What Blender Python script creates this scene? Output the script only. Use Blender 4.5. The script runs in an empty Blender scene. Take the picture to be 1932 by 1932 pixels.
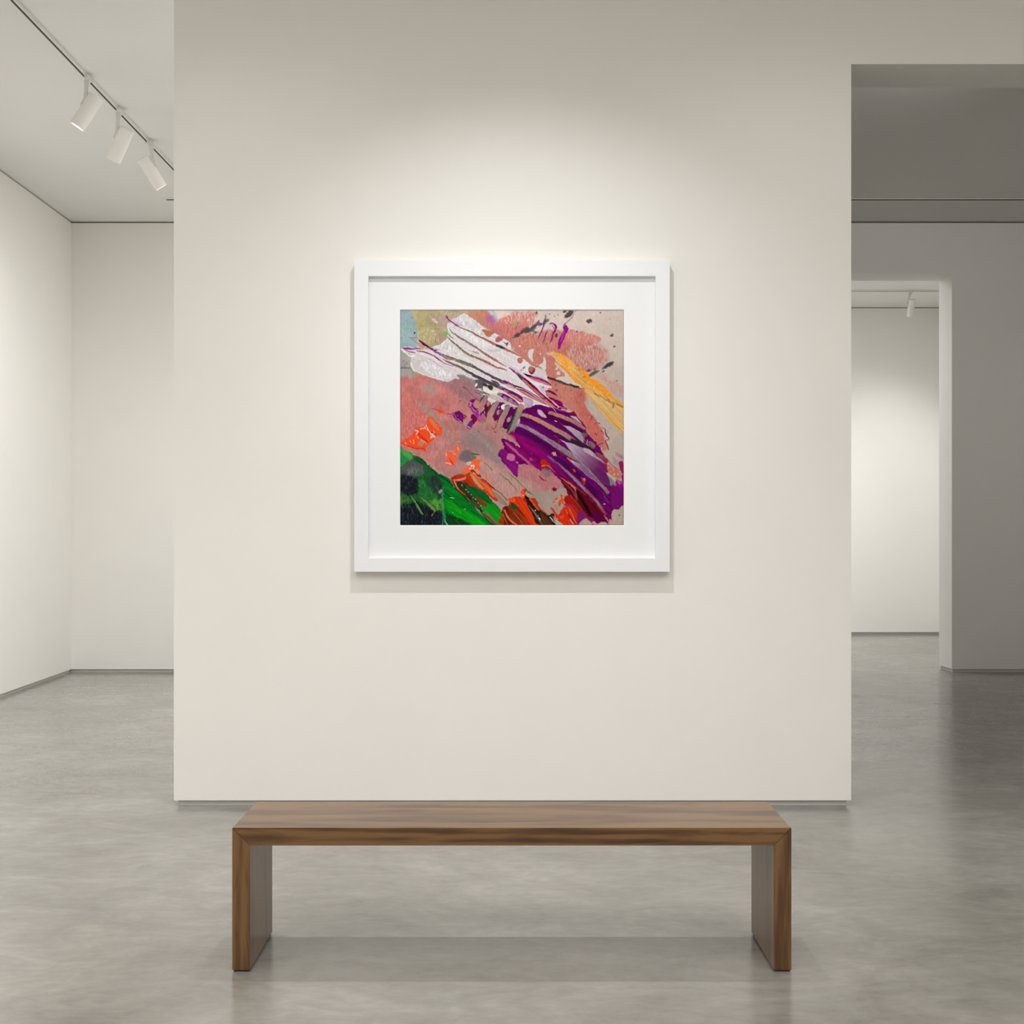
import bpy, bmesh, math, random
import numpy as np
from mathutils import Vector, Matrix
C = bpy.context.scene.collection
F = 2500.0; CX = 966.0; HZ = 988.0; HC = 1.45       # focal length and horizon of the photograph, in its pixels
def at(x, y, D):
    """the point seen at pixel (x, y) at distance D"""
    return Vector(((x-CX)*D/F, D, HC-(y-HZ)*D/F))
def lin(r, g, b):
    f = lambda c: c/12.92 if c <= .04045 else ((c+.055)/1.055)**2.4
    return (f(r/255), f(g/255), f(b/255), 1)

# ------------------------------------------------------------ materials
def new_mat(name, color=(.8,.8,.8,1), rough=.5, metal=0.0, spec=None):
    m = bpy.data.materials.new(name); m.use_nodes = True
    b = m.node_tree.nodes['Principled BSDF']
    b.inputs['Base Color'].default_value = color
    b.inputs['Roughness'].default_value = rough
    b.inputs['Metallic'].default_value = metal
    if spec is not None: b.inputs['Specular IOR Level'].default_value = spec
    return m
def N(m, t, **kw):
    n = m.node_tree.nodes.new(t)
    for k, v in kw.items():
        if k in n.inputs: n.inputs[k].default_value = v
        else: setattr(n, k, v)
    return n
def L(m, a, b): m.node_tree.links.new(a, b)
def bsdf(m): return m.node_tree.nodes['Principled BSDF']
def ramp(m, src, stops):
    r = N(m, 'ShaderNodeValToRGB')
    e = r.color_ramp.elements
    e[0].position, e[0].color = stops[0]; e[1].position, e[1].color = stops[-1]
    for p, c in stops[1:-1]:
        x = e.new(p); x.color = c
    L(m, src, r.inputs[0]); return r.outputs[0]
def coords(m, scale=(1,1,1), rot=(0,0,0), kind='Object'):
    tc = N(m, 'ShaderNodeTexCoord'); mp = N(m, 'ShaderNodeMapping')
    mp.inputs['Scale'].default_value = scale; mp.inputs['Rotation'].default_value = rot
    L(m, tc.outputs[kind], mp.inputs[0]); return mp.outputs[0]
def noise(m, vec, scale, detail=4, rough=.55, dist=0.0):
    n = N(m, 'ShaderNodeTexNoise', Scale=scale, Detail=detail, Roughness=rough, Distortion=dist)
    L(m, vec, n.inputs['Vector']); return n.outputs['Fac']
def bump(m, h, strength, dist):
    b = N(m, 'ShaderNodeBump', Strength=strength, Distance=dist)
    L(m, h, b.inputs['Height']); L(m, b.outputs[0], bsdf(m).inputs['Normal'])

def paint_mat(name, col, rough=.75):
    m = new_mat(name, col, rough, spec=.25)
    v = coords(m)
    n = noise(m, v, 3.0, 3, .6)
    c2 = tuple(x*.985 for x in col[:3])+(1,)
    L(m, ramp(m, n, [(.3, c2), (.7, col)]), bsdf(m).inputs['Base Color'])
    bump(m, noise(m, v, 260, 2, .5), .06, .002)
    return m
M = {}
M['wall'] = paint_mat('warm_white_wall_paint', (.82,.808,.785,1))
M['ceiling'] = paint_mat('white_ceiling_paint', (.80,.795,.775,1), .8)
M['gap'] = new_mat('dark_shadow_gap', (.16,.155,.145,1), .8)
M['base'] = new_mat('grey_plinth', (.60,.60,.59,1), .5)

# polished concrete
m = M['floor'] = new_mat('polished_concrete', rough=.25)
v = coords(m)
n1 = noise(m, v, .55, 6, .62, .5); n2 = noise(m, coords(m, (1.0,1.5,1)), 2.2, 9, .66, .9); n3 = noise(m, coords(m, (1,1.6,1)), 11, 8, .7, .4)
mx = N(m, 'ShaderNodeMath', operation='MULTIPLY_ADD'); L(m, n2, mx.inputs[0]); mx.inputs[1].default_value = .75
L(m, n1, mx.inputs[2])
mx2 = N(m, 'ShaderNodeMath', operation='MULTIPLY_ADD'); L(m, n3, mx2.inputs[0]); mx2.inputs[1].default_value = .42
L(m, mx.outputs[0], mx2.inputs[2])
sc = N(m, 'ShaderNodeMath', operation='MULTIPLY'); L(m, mx2.outputs[0], sc.inputs[0]); sc.inputs[1].default_value = .474
FLOOR_STOPS = [(.38,(.138,.130,.115,1)), (.46,(.200,.191,.172,1)), (.54,(.248,.238,.217,1)), (.64,(.33,.32,.295,1))]
colf = ramp(m, sc.outputs[0], FLOOR_STOPS)
# small dark nicks and pits
vo = N(m, 'ShaderNodeTexVoronoi', Scale=5.5); L(m, coords(m, (1,1.4,1)), vo.inputs['Vector'])
pit = ramp(m, vo.outputs['Distance'], [(.02,(.62,.6,.56,1)), (.05,(1,1,1,1))])
mm = N(m, 'ShaderNodeMix', data_type='RGBA', blend_type='MULTIPLY'); mm.inputs[0].default_value = .5
L(m, colf, mm.inputs[6]); L(m, pit, mm.inputs[7]); L(m, mm.outputs[2], bsdf(m).inputs['Base Color'])
rr = N(m, 'ShaderNodeMapRange'); L(m, n2, rr.inputs[0]); rr.inputs[1].default_value=.3; rr.inputs[2].default_value=.7
rr.inputs[3].default_value=.15; rr.inputs[4].default_value=.27; L(m, rr.outputs[0], bsdf(m).inputs['Roughness'])
bsdf(m).inputs['Specular IOR Level'].default_value = .62
bump(m, sc.outputs[0], .018, .006)

# walnut, grain along local X of each board (the legs turn it upright)
def wood(name, vertical):
    m = new_mat(name, rough=.29, spec=.62)
    s = (1.5, 15, 15) if not vertical else (15, 15, 1.5)
    v = coords(m, s)
    big = noise(m, v, 1.4, 5, .6, 1.1)
    fine = noise(m, coords(m, (2.0, 60, 60) if not vertical else (60, 60, 2.0)), 2.2, 4, .6, .2)
    w = N(m, 'ShaderNodeTexWave', wave_type='BANDS', bands_direction='Z' if not vertical else 'X')
    w.inputs['Scale'].default_value = .55; w.inputs['Distortion'].default_value = 9; w.inputs['Detail'].default_value = 3
    w.inputs['Detail Scale'].default_value = .8
    L(m, v, w.inputs['Vector'])
    a = N(m, 'ShaderNodeMath', operation='MULTIPLY_ADD'); L(m, w.outputs['Fac'], a.inputs[0]); a.inputs[1].default_value=.28
    L(m, big, a.inputs[2])
    b = N(m, 'ShaderNodeMath', operation='MULTIPLY_ADD'); L(m, fine, b.inputs[0]); b.inputs[1].default_value=.35
    L(m, a.outputs[0], b.inputs[2])
    c = N(m, 'ShaderNodeMath', operation='MULTIPLY'); L(m, b.outputs[0], c.inputs[0]); c.inputs[1].default_value=.7
    L(m, ramp(m, c.outputs[0], [(.36,(.048,.020,.005,1)), (.50,(.094,.042,.011,1)), (.64,(.165,.083,.026,1))]), bsdf(m).inputs['Base Color'])
    bump(m, fine, .10, .001)
    return m
M['wood'] = wood('walnut_lengthwise', False)
M['wood_up'] = wood('walnut_upright', True)
M['foot'] = new_mat('black_foot_pad', (.02,.02,.02,1), .6)
m = M['frame'] = new_mat('white_lacquer', (.82,.835,.87,1), .45); 
bump(m, noise(m, coords(m), 300, 2, .5), .03, .001)
m = M['mat'] = new_mat('white_mat_board', (.82,.835,.865,1), .9, spec=.1)
bump(m, noise(m, coords(m), 500, 2, .5), .08, .001)
M['mat_core'] = new_mat('mat_bevel_core', (.93,.94,.96,1), .9, spec=.1)
M['lamp'] = new_mat('matt_white_lamp_enamel', (.80,.775,.75,1), .5)
M['lamp_grey'] = new_mat('pale_grey_lamp_plastic', (.66,.66,.64,1), .5)
M['dark'] = new_mat('dark_screw_metal', (.05,.05,.045,1), .4, .6)
M['track'] = new_mat('white_track_enamel', (.78,.77,.74,1), .45)
M['slot'] = new_mat('dark_track_slot', (.035,.032,.025,1), .6)
m = M['led'] = new_mat('lit_lens', (.9,.9,.85,1), .3)
bsdf(m).inputs['Emission Color'].default_value = (1,.98,.92,1); bsdf(m).inputs['Emission Strength'].default_value = 9

# ------------------------------------------------------------ mesh helpers
def link(name, bm, mats, parent=None, loc=None, smooth=False):
    me = bpy.data.meshes.new(name); bm.normal_update(); bm.to_mesh(me); bm.free()
    for mt in (mats if isinstance(mats, (list, tuple)) else [mats]): me.materials.append(mt)
    if smooth:
        for p in me.polygons: p.use_smooth = True
    o = bpy.data.objects.new(name, me); C.objects.link(o)
    if parent: o.parent = parent
    if loc is not None: o.location = loc
    return o
def add_box(bm, x0, x1, y0, y1, z0, z1, bev=0.0, seg=2, mi=0):
    r = bmesh.ops.create_cube(bm, size=1)
    bmesh.ops.scale(bm, vec=(x1-x0, y1-y0, z1-z0), verts=r['verts'])
    bmesh.ops.translate(bm, vec=((x0+x1)/2, (y0+y1)/2, (z0+z1)/2), verts=r['verts'])
    fs = {f for v in r['verts'] for f in v.link_faces}
    for f in fs: f.material_index = mi
    if bev:
        es = list({e for v in r['verts'] for e in v.link_edges})
        bmesh.ops.bevel(bm, geom=es, offset=bev, segments=seg, affect='EDGES', profile=.6)
def add_prism(bm, pts, a0, a1, axis='Y', mi=0):
    """polygon pts (in XZ for axis Y, YZ for axis X, XY for axis Z) extruded from a0 to a1"""
    def P(p, a):
        return (p[0], a, p[1]) if axis == 'Y' else (a, p[0], p[1]) if axis == 'X' else (p[0], p[1], a)
    v0 = [bm.verts.new(P(p, a0)) for p in pts]; v1 = [bm.verts.new(P(p, a1)) for p in pts]
    fs = [bm.faces.new(v0), bm.faces.new(v1[::-1])]
    for i in range(len(pts)):
        j = (i+1) % len(pts)
        fs.append(bm.faces.new((v0[j], v0[i], v1[i], v1[j])))
    for f in fs: f.material_index = mi
    bmesh.ops.recalc_face_normals(bm, faces=fs)
    return fs
def add_lathe(bm, prof, mtx, seg=40, mi=0):
    """profile of (radius, height) turned about +Z, then moved by mtx"""
    rings = []
    for r, h in prof:
        if r < 1e-6: rings.append([bm.verts.new(mtx @ Vector((0,0,h)))])
        else: rings.append([bm.verts.new(mtx @ Vector((r*math.cos(2*math.pi*k/seg), r*math.sin(2*math.pi*k/seg), h))) for k in range(seg)])
    fs = []
    for a, b in zip(rings, rings[1:]):
        for k in range(seg):
            k2 = (k+1) % seg
            q = [a[k % len(a)], a[k2 % len(a)], b[k2 % len(b)], b[k % len(b)]]
            u = []
            for x in q:
                if x not in u: u.append(x)
            if len(u) > 2:
                f = bm.faces.new(u); f.material_index = mi; fs.append(f)
    return fs
def axis_mtx(p, d, up=Vector((0,1,0))):
    z = Vector(d).normalized(); x = up.cross(z).normalized(); y = z.cross(x)
    m = Matrix((x, y, z)).transposed().to_4x4(); m.translation = p
    return m
def struct(name, bm, mats):
    o = link(name, bm, mats); o['kind'] = 'structure'; return o
def empty(name, loc, label, cat, group=None):
    o = bpy.data.objects.new(name, None); C.objects.link(o); o.location = loc; o.empty_display_size = .1
    o['label'] = label; o['category'] = cat
    if group: o['group'] = group
    return o

# ------------------------------------------------------------ the rooms
YC, YCB = 6.80, 7.17            # the wall with the picture, front and back
XL, XR = (328-CX)*YC/F, (1606-CX)*YC/F
YF, YFB = 12.93, 13.32          # the far wall and the doorway in it
ZC = HC + (HZ-418)*YF/F         # ceiling
ZL = HC + (HZ-121)*YC/F         # underside of the lintel
YE = 17.34                      # end wall of the room beyond
ZC2 = HC + (HZ-580)*YE/F
GAP = .03; TG = .014            # shadow gaps at floor and ceiling
XRW = 5.7                       # right wall
DX0, DX1 = 2.75, (1796-CX)*YF/F # doorway
ZD = HC + (HZ-516)*YF/F
YB = -3.2
XFL = (135-CX)*YF/F
KL = .0216                      # the left wall runs very slightly askew
def xl(y): return XFL + KL*(YF-y)

bm = bmesh.new(); add_box(bm, -6.5, XRW+.4, YB-.3, YE+.3, -.12, 0); struct('floor', bm, M['floor'])
bm = bmesh.new(); add_box(bm, -6.5, XRW+.4, YB-.3, YFB-.02, ZC, ZC+.15); struct('ceiling', bm, M['ceiling'])
bm = bmesh.new(); add_box(bm, -1.5, XRW+.4, YFB-.02, YE+.3, ZC2, ZC2+.27); struct('ceiling', bm, M['ceiling'])

def wall(name, pts, a0, a1, axis, mats=None):
    bm = bmesh.new(); add_prism(bm, pts, a0, a1, axis); return struct(name, bm, M['wall'])
# centre wall with the lintel over the opening on its right, one continuous plane
wall('wall_center', [(XL,GAP),(XR,GAP),(XR,ZL),(XRW,ZL),(XRW,ZC),(XL,ZC)], YC, YCB, 'Y')
bm = bmesh.new(); add_box(bm, XL+.018, XR-.018, YC+.025, YCB-.025, 0, GAP); struct('baseboard_center', bm, M['base'])
# far wall with doorway
wall('wall_far', [(-5.2,GAP),(DX0,GAP),(DX0,ZD),(DX1,ZD),(DX1,GAP),(XRW,GAP),(XRW,ZC-TG),(-5.2,ZC-TG)], YF, YFB, 'Y')
bm = bmesh.new(); add_box(bm, -5.2, DX0-.012, YF+.02, YFB-.02, 0, GAP); add_box(bm, DX1+.012, XRW, YF+.02, YFB-.02, 0, GAP); struct('baseboard_far', bm, M['base'])
bm = bmesh.new(); add_box(bm, -5.2, XRW, YF+.03, YFB-.02, ZC-TG, ZC); struct('trim_1', bm, M['gap'])
# left wall
def slanted(name, y0, y1, inset, thick, z0, z1, mt):
    bm = bmesh.new()
    add_prism(bm, [(xl(y0)-inset, y0), (xl(y1)-inset, y1), (xl(y1)-thick, y1), (xl(y0)-thick, y0)], z0, z1, 'Z')
    return struct(name, bm, mt)
slanted('wall_left', YB, YF, 0, .3, GAP, ZC-TG, M['wall'])
slanted('baseboard_left', YB, YF, .02, .28, 0, GAP, M['base'])
slanted('trim_2', YB, YF, .03, .28, ZC-TG, ZC, M['gap'])
# right wall, wall behind the viewer, unseen cross wall added behind the centre wall to block light
bm = bmesh.new(); add_box(bm, XRW, XRW+.3, YB, YE+.1, 0, ZC); struct('wall_right', bm, M['wall'])
bm = bmesh.new(); add_box(bm, -4.6, XRW+.3, YB-.3, YB, 0, ZC); struct('wall_behind', bm, M['wall'])
bm = bmesh.new(); add_box(bm, XR-.32, XR-.05, YCB, YF, 0, ZC); struct('wall_light_block', bm, M['wall'])
# room beyond the doorway
bm = bmesh.new(); add_box(bm, -1.2, XRW, YE, YE+.2, GAP, ZC2-.01); struct('wall_end', bm, M['wall'])
bm = bmesh.new(); add_box(bm, -1.2, XRW, YE+.02, YE+.18, 0, GAP); struct('baseboard_end', bm, M['base'])
bm = bmesh.new(); add_box(bm, -1.4, -1.2, YFB, YE+.2, 0, ZC2); struct('wall_inner', bm, M['wall'])

# ------------------------------------------------------------ ceiling tracks
def track(name, a, b, z, label, w=.034, h=.018, group=None, sf=.24):
    """slim rail from a to b (x, y) hanging h below height z, a dark slot along its underside"""
    a = Vector((a[0], a[1], 0)); b = Vector((b[0], b[1], 0)); d = (b-a); ln = d.length
    t = empty(name, ((a+b)/2) + Vector((0,0,z)), label, 'lighting track', group)
    t.rotation_euler = (0, 0, math.atan2(d.y, d.x))
    s = w*sf
    bm = bmesh.new()
    pts = [(-w/2,0),(w/2,0),(w/2,-h),(s,-h),(s,-h+.012),(-s,-h+.012),(-s,-h),(-w/2,-h)]
    add_prism(bm, pts, -ln/2, ln/2, 'X')
    link('rail', bm, M['track'], t)
    bm = bmesh.new(); add_box(bm, -ln/2+.003, ln/2-.003, -s, s, -h+.0004, -h+.0115)
    link('slot', bm, M['slot'], t)
    return t
TX = -2.802
track('lighting_track', (TX, .5), (TX, 12.3), ZC, 'white lighting track with a dark slot along the left ceiling, carrying three spotlights')
YT = F*(ZC-HC)/(HZ-376)
t = track('lighting_track', ((314-CX)*YT/F, YT), (XRW-.05, YT), ZC, 'thin dark bare track running straight across the ceiling in front of the grey far wall', w=.050, h=.005, sf=.42)
# flush, mostly dark
YT2 = F*(ZC2-HC)/(HZ-547.5)
track('lighting_track', (-1.0, YT2), (XRW-.3, YT2), ZC2, 'thin lighting track across the bright room seen through the doorway, holding one small spotlight', w=.036, h=.016, sf=.4)

# ------------------------------------------------------------ spotlights
def spotlight(top_px, bot_px, joint_px, D, tilt, r, label, group, zc=None, z_track=.018, energy=0, cone=70, lens=True, side=-1):
    zc = zc or ZC
    j = at(joint_px[0], joint_px[1], D); j.z = zc - z_track; 
    root = empty('track_spotlight', j, label, 'spotlight', group)
    lo = lambda p: Vector(p) - j
    T = at(*top_px, D); B = at(*bot_px, D); B.y += tilt*(B-T).length
    ax = (B-T); ln = ax.length; mt = axis_mtx(lo(T), ax)
    bm = bmesh.new(); c = .004
    add_lathe(bm, [(0,0),(r-c,0),(r-c*.3,c*.3),(r,c),(r,ln-c),(r-c*.4,ln),(r-.006,ln),(r-.007,ln-.012),(r-.009,ln-.03)], mt)
    link('housing', bm, M['lamp'], root, smooth=False)
    bm = bmesh.new(); add_lathe(bm, [(r-.0075,ln-.002),(r-.0115,ln-.0035),(r-.014,ln-.012)], mt)
    link('reflector_rim', bm, M['lamp_grey'], root)
    bm = bmesh.new(); add_lathe(bm, [(0,ln-.008),(r-.013,ln-.008)], mt)
    link('lens', bm, M['led'] if lens else M['lamp_grey'], root)
    # adapter in the track
    bm = bmesh.new(); add_box(bm, -.013, .013, -.05, .05, -.023, .004, .003)
    link('adapter', bm, M['lamp_grey'], root)
    # flat bracket dropping from the adapter to the side of the housing
    piv = lo(T) + ax.normalized()*(r*1.05)
    sd = Vector((side, 0, 0)); perp = (sd - ax.normalized()*sd.dot(ax.normalized())).normalized()
    att = piv + perp*(r+.004)
    bm = bmesh.new()
    z0 = -.02; w0 = .016
    p0 = Vector((att.x*.35, 0, z0)); p1 = att
    # tapered web
    secs = [(p0 + Vector((0,0,0)), .030, .013), (p0.lerp(p1,.45), .019, .011), (p1, .020, .010), (p1+ax.normalized()*.05, .014, .008)]
    rings = []
    for p, hw, hd in secs:
        rings.append([bm.verts.new(p+Vector((sx*hw*.62, sy*hd, 0))) for sx, sy in ((-1,-1),(1,-1),(1,1),(-1,1))])
    for a, b in zip(rings, rings[1:]):
        for k in range(4): bm.faces.new((a[k], a[(k+1)%4], b[(k+1)%4], b[k]))
    bm.faces.new(rings[0][::-1]); bm.faces.new(rings[-1])
    bmesh.ops.recalc_face_normals(bm, faces=bm.faces[:])
    bmesh.ops.bevel(bm, geom=bm.edges[:], offset=.002, segments=2, affect='EDGES')
    link('bracket', bm, M['lamp_grey'], root)
    bm = bmesh.new(); add_lathe(bm, [(0,-.004),(.006,-.004),(.006,.004),(0,.004)], axis_mtx(att+perp*.009, perp, Vector((0,.3,1))), 16)
    link('tilt_screw', bm, M['dark'], root)
    if energy:
        ld = bpy.data.lights.new('lamp_beam', 'SPOT'); ld.energy = energy; ld.spot_size = math.radians(cone); ld.spot_blend = 1
        ld.shadow_soft_size = .04; ld.color = (1,.98,.95)
        lo_ = bpy.data.objects.new('lamp_beam', ld); C.objects.link(lo_)
        lo_.matrix_world = axis_mtx(B + ax.normalized()*.03, -ax)
    return root
G = 'white cylindrical spotlights on the left ceiling track'
spotlight((183,182), (146,239.5), (167,156), 8.69, -.03, .051, 'white cylinder spotlight nearest the viewer on the left ceiling track, lit rim, tilted left', G, energy=80, cone=125)
spotlight((240.5,243), (208.5,297), (226.5,217), 9.38, .30, .052, 'middle white cylinder spotlight on the left ceiling track, its lit end turned away', G, energy=80, cone=125, side=-1)
spotlight((270,299), (299,349.5), (283.5,276), 10.17, .31, .049, 'farthest white cylinder spotlight on the left ceiling track, tilted right, lit rim', G, energy=50, cone=125, side=1)
spotlight((1721,565), (1719.5,596), (1719,549), YT2, .3, .040, 'small white spotlight hanging in the bright room beyond the doorway', None, zc=ZC2, z_track=.016, energy=30, cone=110, side=-1)

# ------------------------------------------------------------ bench
YB0 = F*HC/(1834-HZ); BSC = YB0/F
BX0, BX1 = (438-CX)*BSC, (1493.3-CX)*BSC
BZ = HC-(1562-HZ)*BSC
DEP = YB0/.9145 - YB0
TH = .0573
FT = .006
bench = empty('bench', ((BX0+BX1)/2, YB0+DEP/2, 0), 'low walnut bench with slab legs standing on the concrete floor before the framed painting', 'bench')
hx = (BX1-BX0)/2; hy = DEP/2
def chamfer(bm, off=.0012):
    bmesh.ops.bevel(bm, geom=bm.edges[:], offset=off, segments=2, affect='EDGES')
e = .0004
bm = bmesh.new(); add_prism(bm, [(-hx+e, BZ), (hx-e, BZ), (hx-TH-e, BZ-TH), (-hx+TH+e, BZ-TH)], -hy, hy, 'Y'); chamfer(bm)
link('seat', bm, M['wood'], bench)
for s in (-1, 1):
    bm = bmesh.new()
    add_prism(bm, [(s*hx, BZ-e), (s*hx, FT), (s*(hx-TH), FT), (s*(hx-TH), BZ-TH-e)], -hy, hy, 'Y'); chamfer(bm)
    lg = link('leg', bm, M['wood_up'], bench)
    bm = bmesh.new(); add_box(bm, min(s*(hx-.004), s*(hx-TH+.004)), max(s*(hx-.004), s*(hx-TH+.004)), -hy+.006, hy-.006, 0, FT+.001)
    ft = link('foot_pad', bm, M['foot'], lg)

# ------------------------------------------------------------ framed painting
FD = .062; YFR = YC-FD; S = YFR/F
def fx(x): return (x-CX)*S
def fz(y): return HC-(y-HZ)*S
pic = empty('framed_painting', (0, YC, fz(785)), 'abstract painting in purple, pink and green in a white frame on the central wall', 'painting')
cz = fz(785)
fo = (fx(668.3), fx(1263.7), fz(1079)-cz, fz(491)-cz)
fi = (fx(695), fx(1237), fz(1053)-cz, fz(521)-cz)
bm = bmesh.new()
def ring(bm, o, i, y0, y1, lean=0.0):
    O = [(o[0],o[2]),(o[1],o[2]),(o[1],o[3]),(o[0],o[3])]; I = [(i[0],i[2]),(i[1],i[2]),(i[1],i[3]),(i[0],i[3])]
    a = [bm.verts.new((x,y0,z)) for x,z in O]; b = [bm.verts.new((x,y0,z)) for x,z in I]
    c = [bm.verts.new((x,y1,z)) for x,z in O]; d = [bm.verts.new((x,y1,z)) for x,z in I]
    for k in range(4):
        j = (k+1)%4
        bm.faces.new((a[k],a[j],b[j],b[k])); bm.faces.new((c[j],c[k],d[k],d[j]))
        bm.faces.new((a[j],a[k],c[k],c[j])); bm.faces.new((b[k],b[j],d[j],d[k]))
    bmesh.ops.recalc_face_normals(bm, faces=bm.faces[:])
ring(bm, fo, fi, -FD, -.001)
bmesh.ops.bevel(bm, geom=[e_ for e_ in bm.edges if all(abs(v.co.y+FD)<1e-5 for v in e_.verts)], offset=.0012, segments=2, affect='EDGES')
link('frame', bm, M['frame'], pic)
MR = .029                        # how far the mat sits behind the frame's face
YM = -FD+MR; SM = (YC+YM)/F
mx_ = lambda x: (x-CX)*SM
mz_ = lambda y: HC-(y-HZ)*SM-cz
mi_ = (mx_(755), mx_(1177), mz_(991), mz_(585))
mo_ = (fi[0]-.004, fi[1]+.004, fi[2]-.004, fi[3]+.004)
bm = bmesh.new()
mi0 = (mi_[0]-.004, mi_[1]+.004, mi_[2]-.004, mi_[3]+.004)
ring(bm, mo_, mi0, YM, YM+.004)
link('mat', bm, M['mat'], pic)
bm = bmesh.new()                 # bevelled window of the mat
def bevel_ring(bm, o, yo, i, yi):
    a = [bm.verts.new((x,yo,z)) for x,z in ((o[0],o[2]),(o[1],o[2]),(o[1],o[3]),(o[0],o[3]))]
    b = [bm.verts.new((x,yi,z)) for x,z in ((i[0],i[2]),(i[1],i[2]),(i[1],i[3]),(i[0],i[3]))]
    c = [bm.verts.new((v.co.x, yi+.003, v.co.z)) for v in a]; d = [bm.verts.new((v.co.x, yi+.003, v.co.z)) for v in b]
    for k in range(4):
        j = (k+1)%4
        bm.faces.new((a[k],a[j],b[j],b[k])); bm.faces.new((b[k],b[j],d[j],d[k])); bm.faces.new((c[j],c[k],d[k],d[j])); bm.faces.new((a[j],a[k],c[k],c[j]))
    bmesh.ops.recalc_face_normals(bm, faces=bm.faces[:])
bevel_ring(bm, mi0, YM, mi_, YM+.004)
link('mat_bevel', bm, M['mat_core'], pic)
bm = bmesh.new(); add_box(bm, fo[0]+.01, fo[1]-.01, -.014, -.002, fo[2]+.01, fo[3]-.01)
link('backing_board', bm, M['mat'], pic)
ART_GAIN = .95
K = 2                                                # samples per pixel of the photograph
PW, PH = 422, 406
def make_painting():
    W, H = PW*K, PH*K
    rng = np.random.RandomState(7)
    yy, xx = np.mgrid[0:H, 0:W]
    X = 755+(xx+.5)/K; Y = 585+(yy+.5)/K
    def samp(g, u, v):
        n, m = g.shape
        u = u % (m-1); v = v % (n-1)
        i = np.floor(u).astype(int); j = np.floor(v).astype(int); a = u-i; b = v-j
        i1 = np.minimum(i+1, m-1); j1 = np.minimum(j+1, n-1)
        a = a*a*(3-2*a); b = b*b*(3-2*b)
        return (g[j,i]*(1-a)+g[j,i1]*a)*(1-b)+(g[j1,i]*(1-a)+g[j1,i1]*a)*b
    def field(sx, sy, ang=0.0, octv=3):
        """smooth noise in -1..1; sx along the angle, sy across it, in photo pixels"""
        c, s = math.cos(ang), math.sin(ang)
        A = (X-700)*c+(Y-500)*s; B = -(X-700)*s+(Y-500)*c
        o = np.zeros_like(X); w = 0; amp = 1.0
        for k in range(octv):
            g = rng.uniform(-1, 1, (257, 257))
            o += amp*samp(g, A/sx+500, B/sy+500); w += amp*amp; amp *= .6; sx /= 2.1; sy /= 2.1
        return o/math.sqrt(w)*1.6
    NX = field(7, 7); NY = field(7, 7); FX = field(2.2, 2.2, 0, 2); FY = field(2.2, 2.2, 0, 2)
    weave = field(1.2, 5.5, 0, 2); weave2 = field(1.0, 4.5, 0, 1); cloud = field(26, 26); fine = .6*field(1.1, 1.1, 0, 1)
    D = {a: field(34, 1.7, math.radians(a), 3) for a in (28, 35, 45, 55)}
    T = dict(w=weave, v=weave2, c=cloud, f=fine, d28=D[28], d35=D[35], d45=D[45], d55=D[55])
    FR = {1:(745,575,8.782), 2:(965,575,8.782), 3:(745,780,8.782), 4:(965,780,8.782), 'G':(750,580,4.472),
          'a':(850,680,13.8), 'b':(950,640,13.8), 'c':(1040,760,13.8), 'd':(1040,855,13.8)}
    img = np.zeros((H, W, 3)); img[:] = (204, 189, 181)
    def tr(q, pts):
        ox, oy, s = FR[q]
        return [(ox+p[0]/s, oy+p[1]/s)+tuple(r/s for r in p[2:]) for p in pts]
    def smooth(pts, closed, n=5):
        p = np.array(pts, float); m = len(p); out = []
        rngi = range(m if closed else m-1)
        for i in rngi:
            if closed: a, b, c, d = p[(i-1)%m], p[i], p[(i+1)%m], p[(i+2)%m]
            else: a, b, c, d = p[max(i-1,0)], p[i], p[i+1], p[min(i+2,m-1)]
            for k in range(n):
                t = k/n
                out.append(.5*((2*b)+(c-a)*t+(2*a-5*b+4*c-d)*t*t+(3*b-a-3*c+d)*t**3))
        if not closed: out.append(p[-1])
        return np.array(out)
    def box(p, pad):
        x0 = int(max(0, (p[:,0].min()-pad-755)*K)); x1 = int(min(W, (p[:,0].max()+pad-755)*K+2))
        y0 = int(max(0, (p[:,1].min()-pad-585)*K)); y1 = int(min(H, (p[:,1].max()+pad-585)*K+2))
        return slice(y0, max(y0,y1)), slice(x0, max(x0,x1))
    def comp(sl, m, col, t, hole, g, a):
        m = m*a
        if hole:
            n = T[hole[0]][sl]; w = hole[2] if len(hole) > 2 else .25
            m = m*np.clip((n-hole[1])/w+.5, 0, 1)
        c = np.zeros(m.shape+(3,)); c[:] = col
        if g:
            (c2, x0, y0, x1, y1) = g
            dx, dy = x1-x0, y1-y0
            u = np.clip(((X[sl]-x0)*dx+(Y[sl]-y0)*dy)/(dx*dx+dy*dy), 0, 1)[..., None]
            c = c*(1-u)+np.array(c2, float)*u
        if t:
            for k, amp in (t if isinstance(t, list) else [t]): c = c*(1+amp*(.55 if k == 'w' else 1)*T[k][sl][..., None])
        img[sl] = img[sl]*(1-m[..., None])+c*m[..., None]
    def P(q, pts, col, e=.8, s=.5, a=1.0, t=('f',.03), hole=None, g=None, sm=True):
        """filled shape with a wandering edge"""
        p = np.array(tr(q, pts)) if not sm else smooth(tr(q, pts), True, 4)
        if g: g = (g[0],)+tr(q, [g[1:3]])[0]+tr(q, [g[3:5]])[0]
        sl = box(p, e*2+s*2+1)
        x = X[sl]+NX[sl]*e*.8+FX[sl]*min(e,.9)*.5; y = Y[sl]+NY[sl]*e*.8+FY[sl]*min(e,.9)*.5
        if x.size == 0: return
        ins = np.zeros(x.shape, bool); d2 = np.full(x.shape, 1e9)
        n = len(p)
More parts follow.
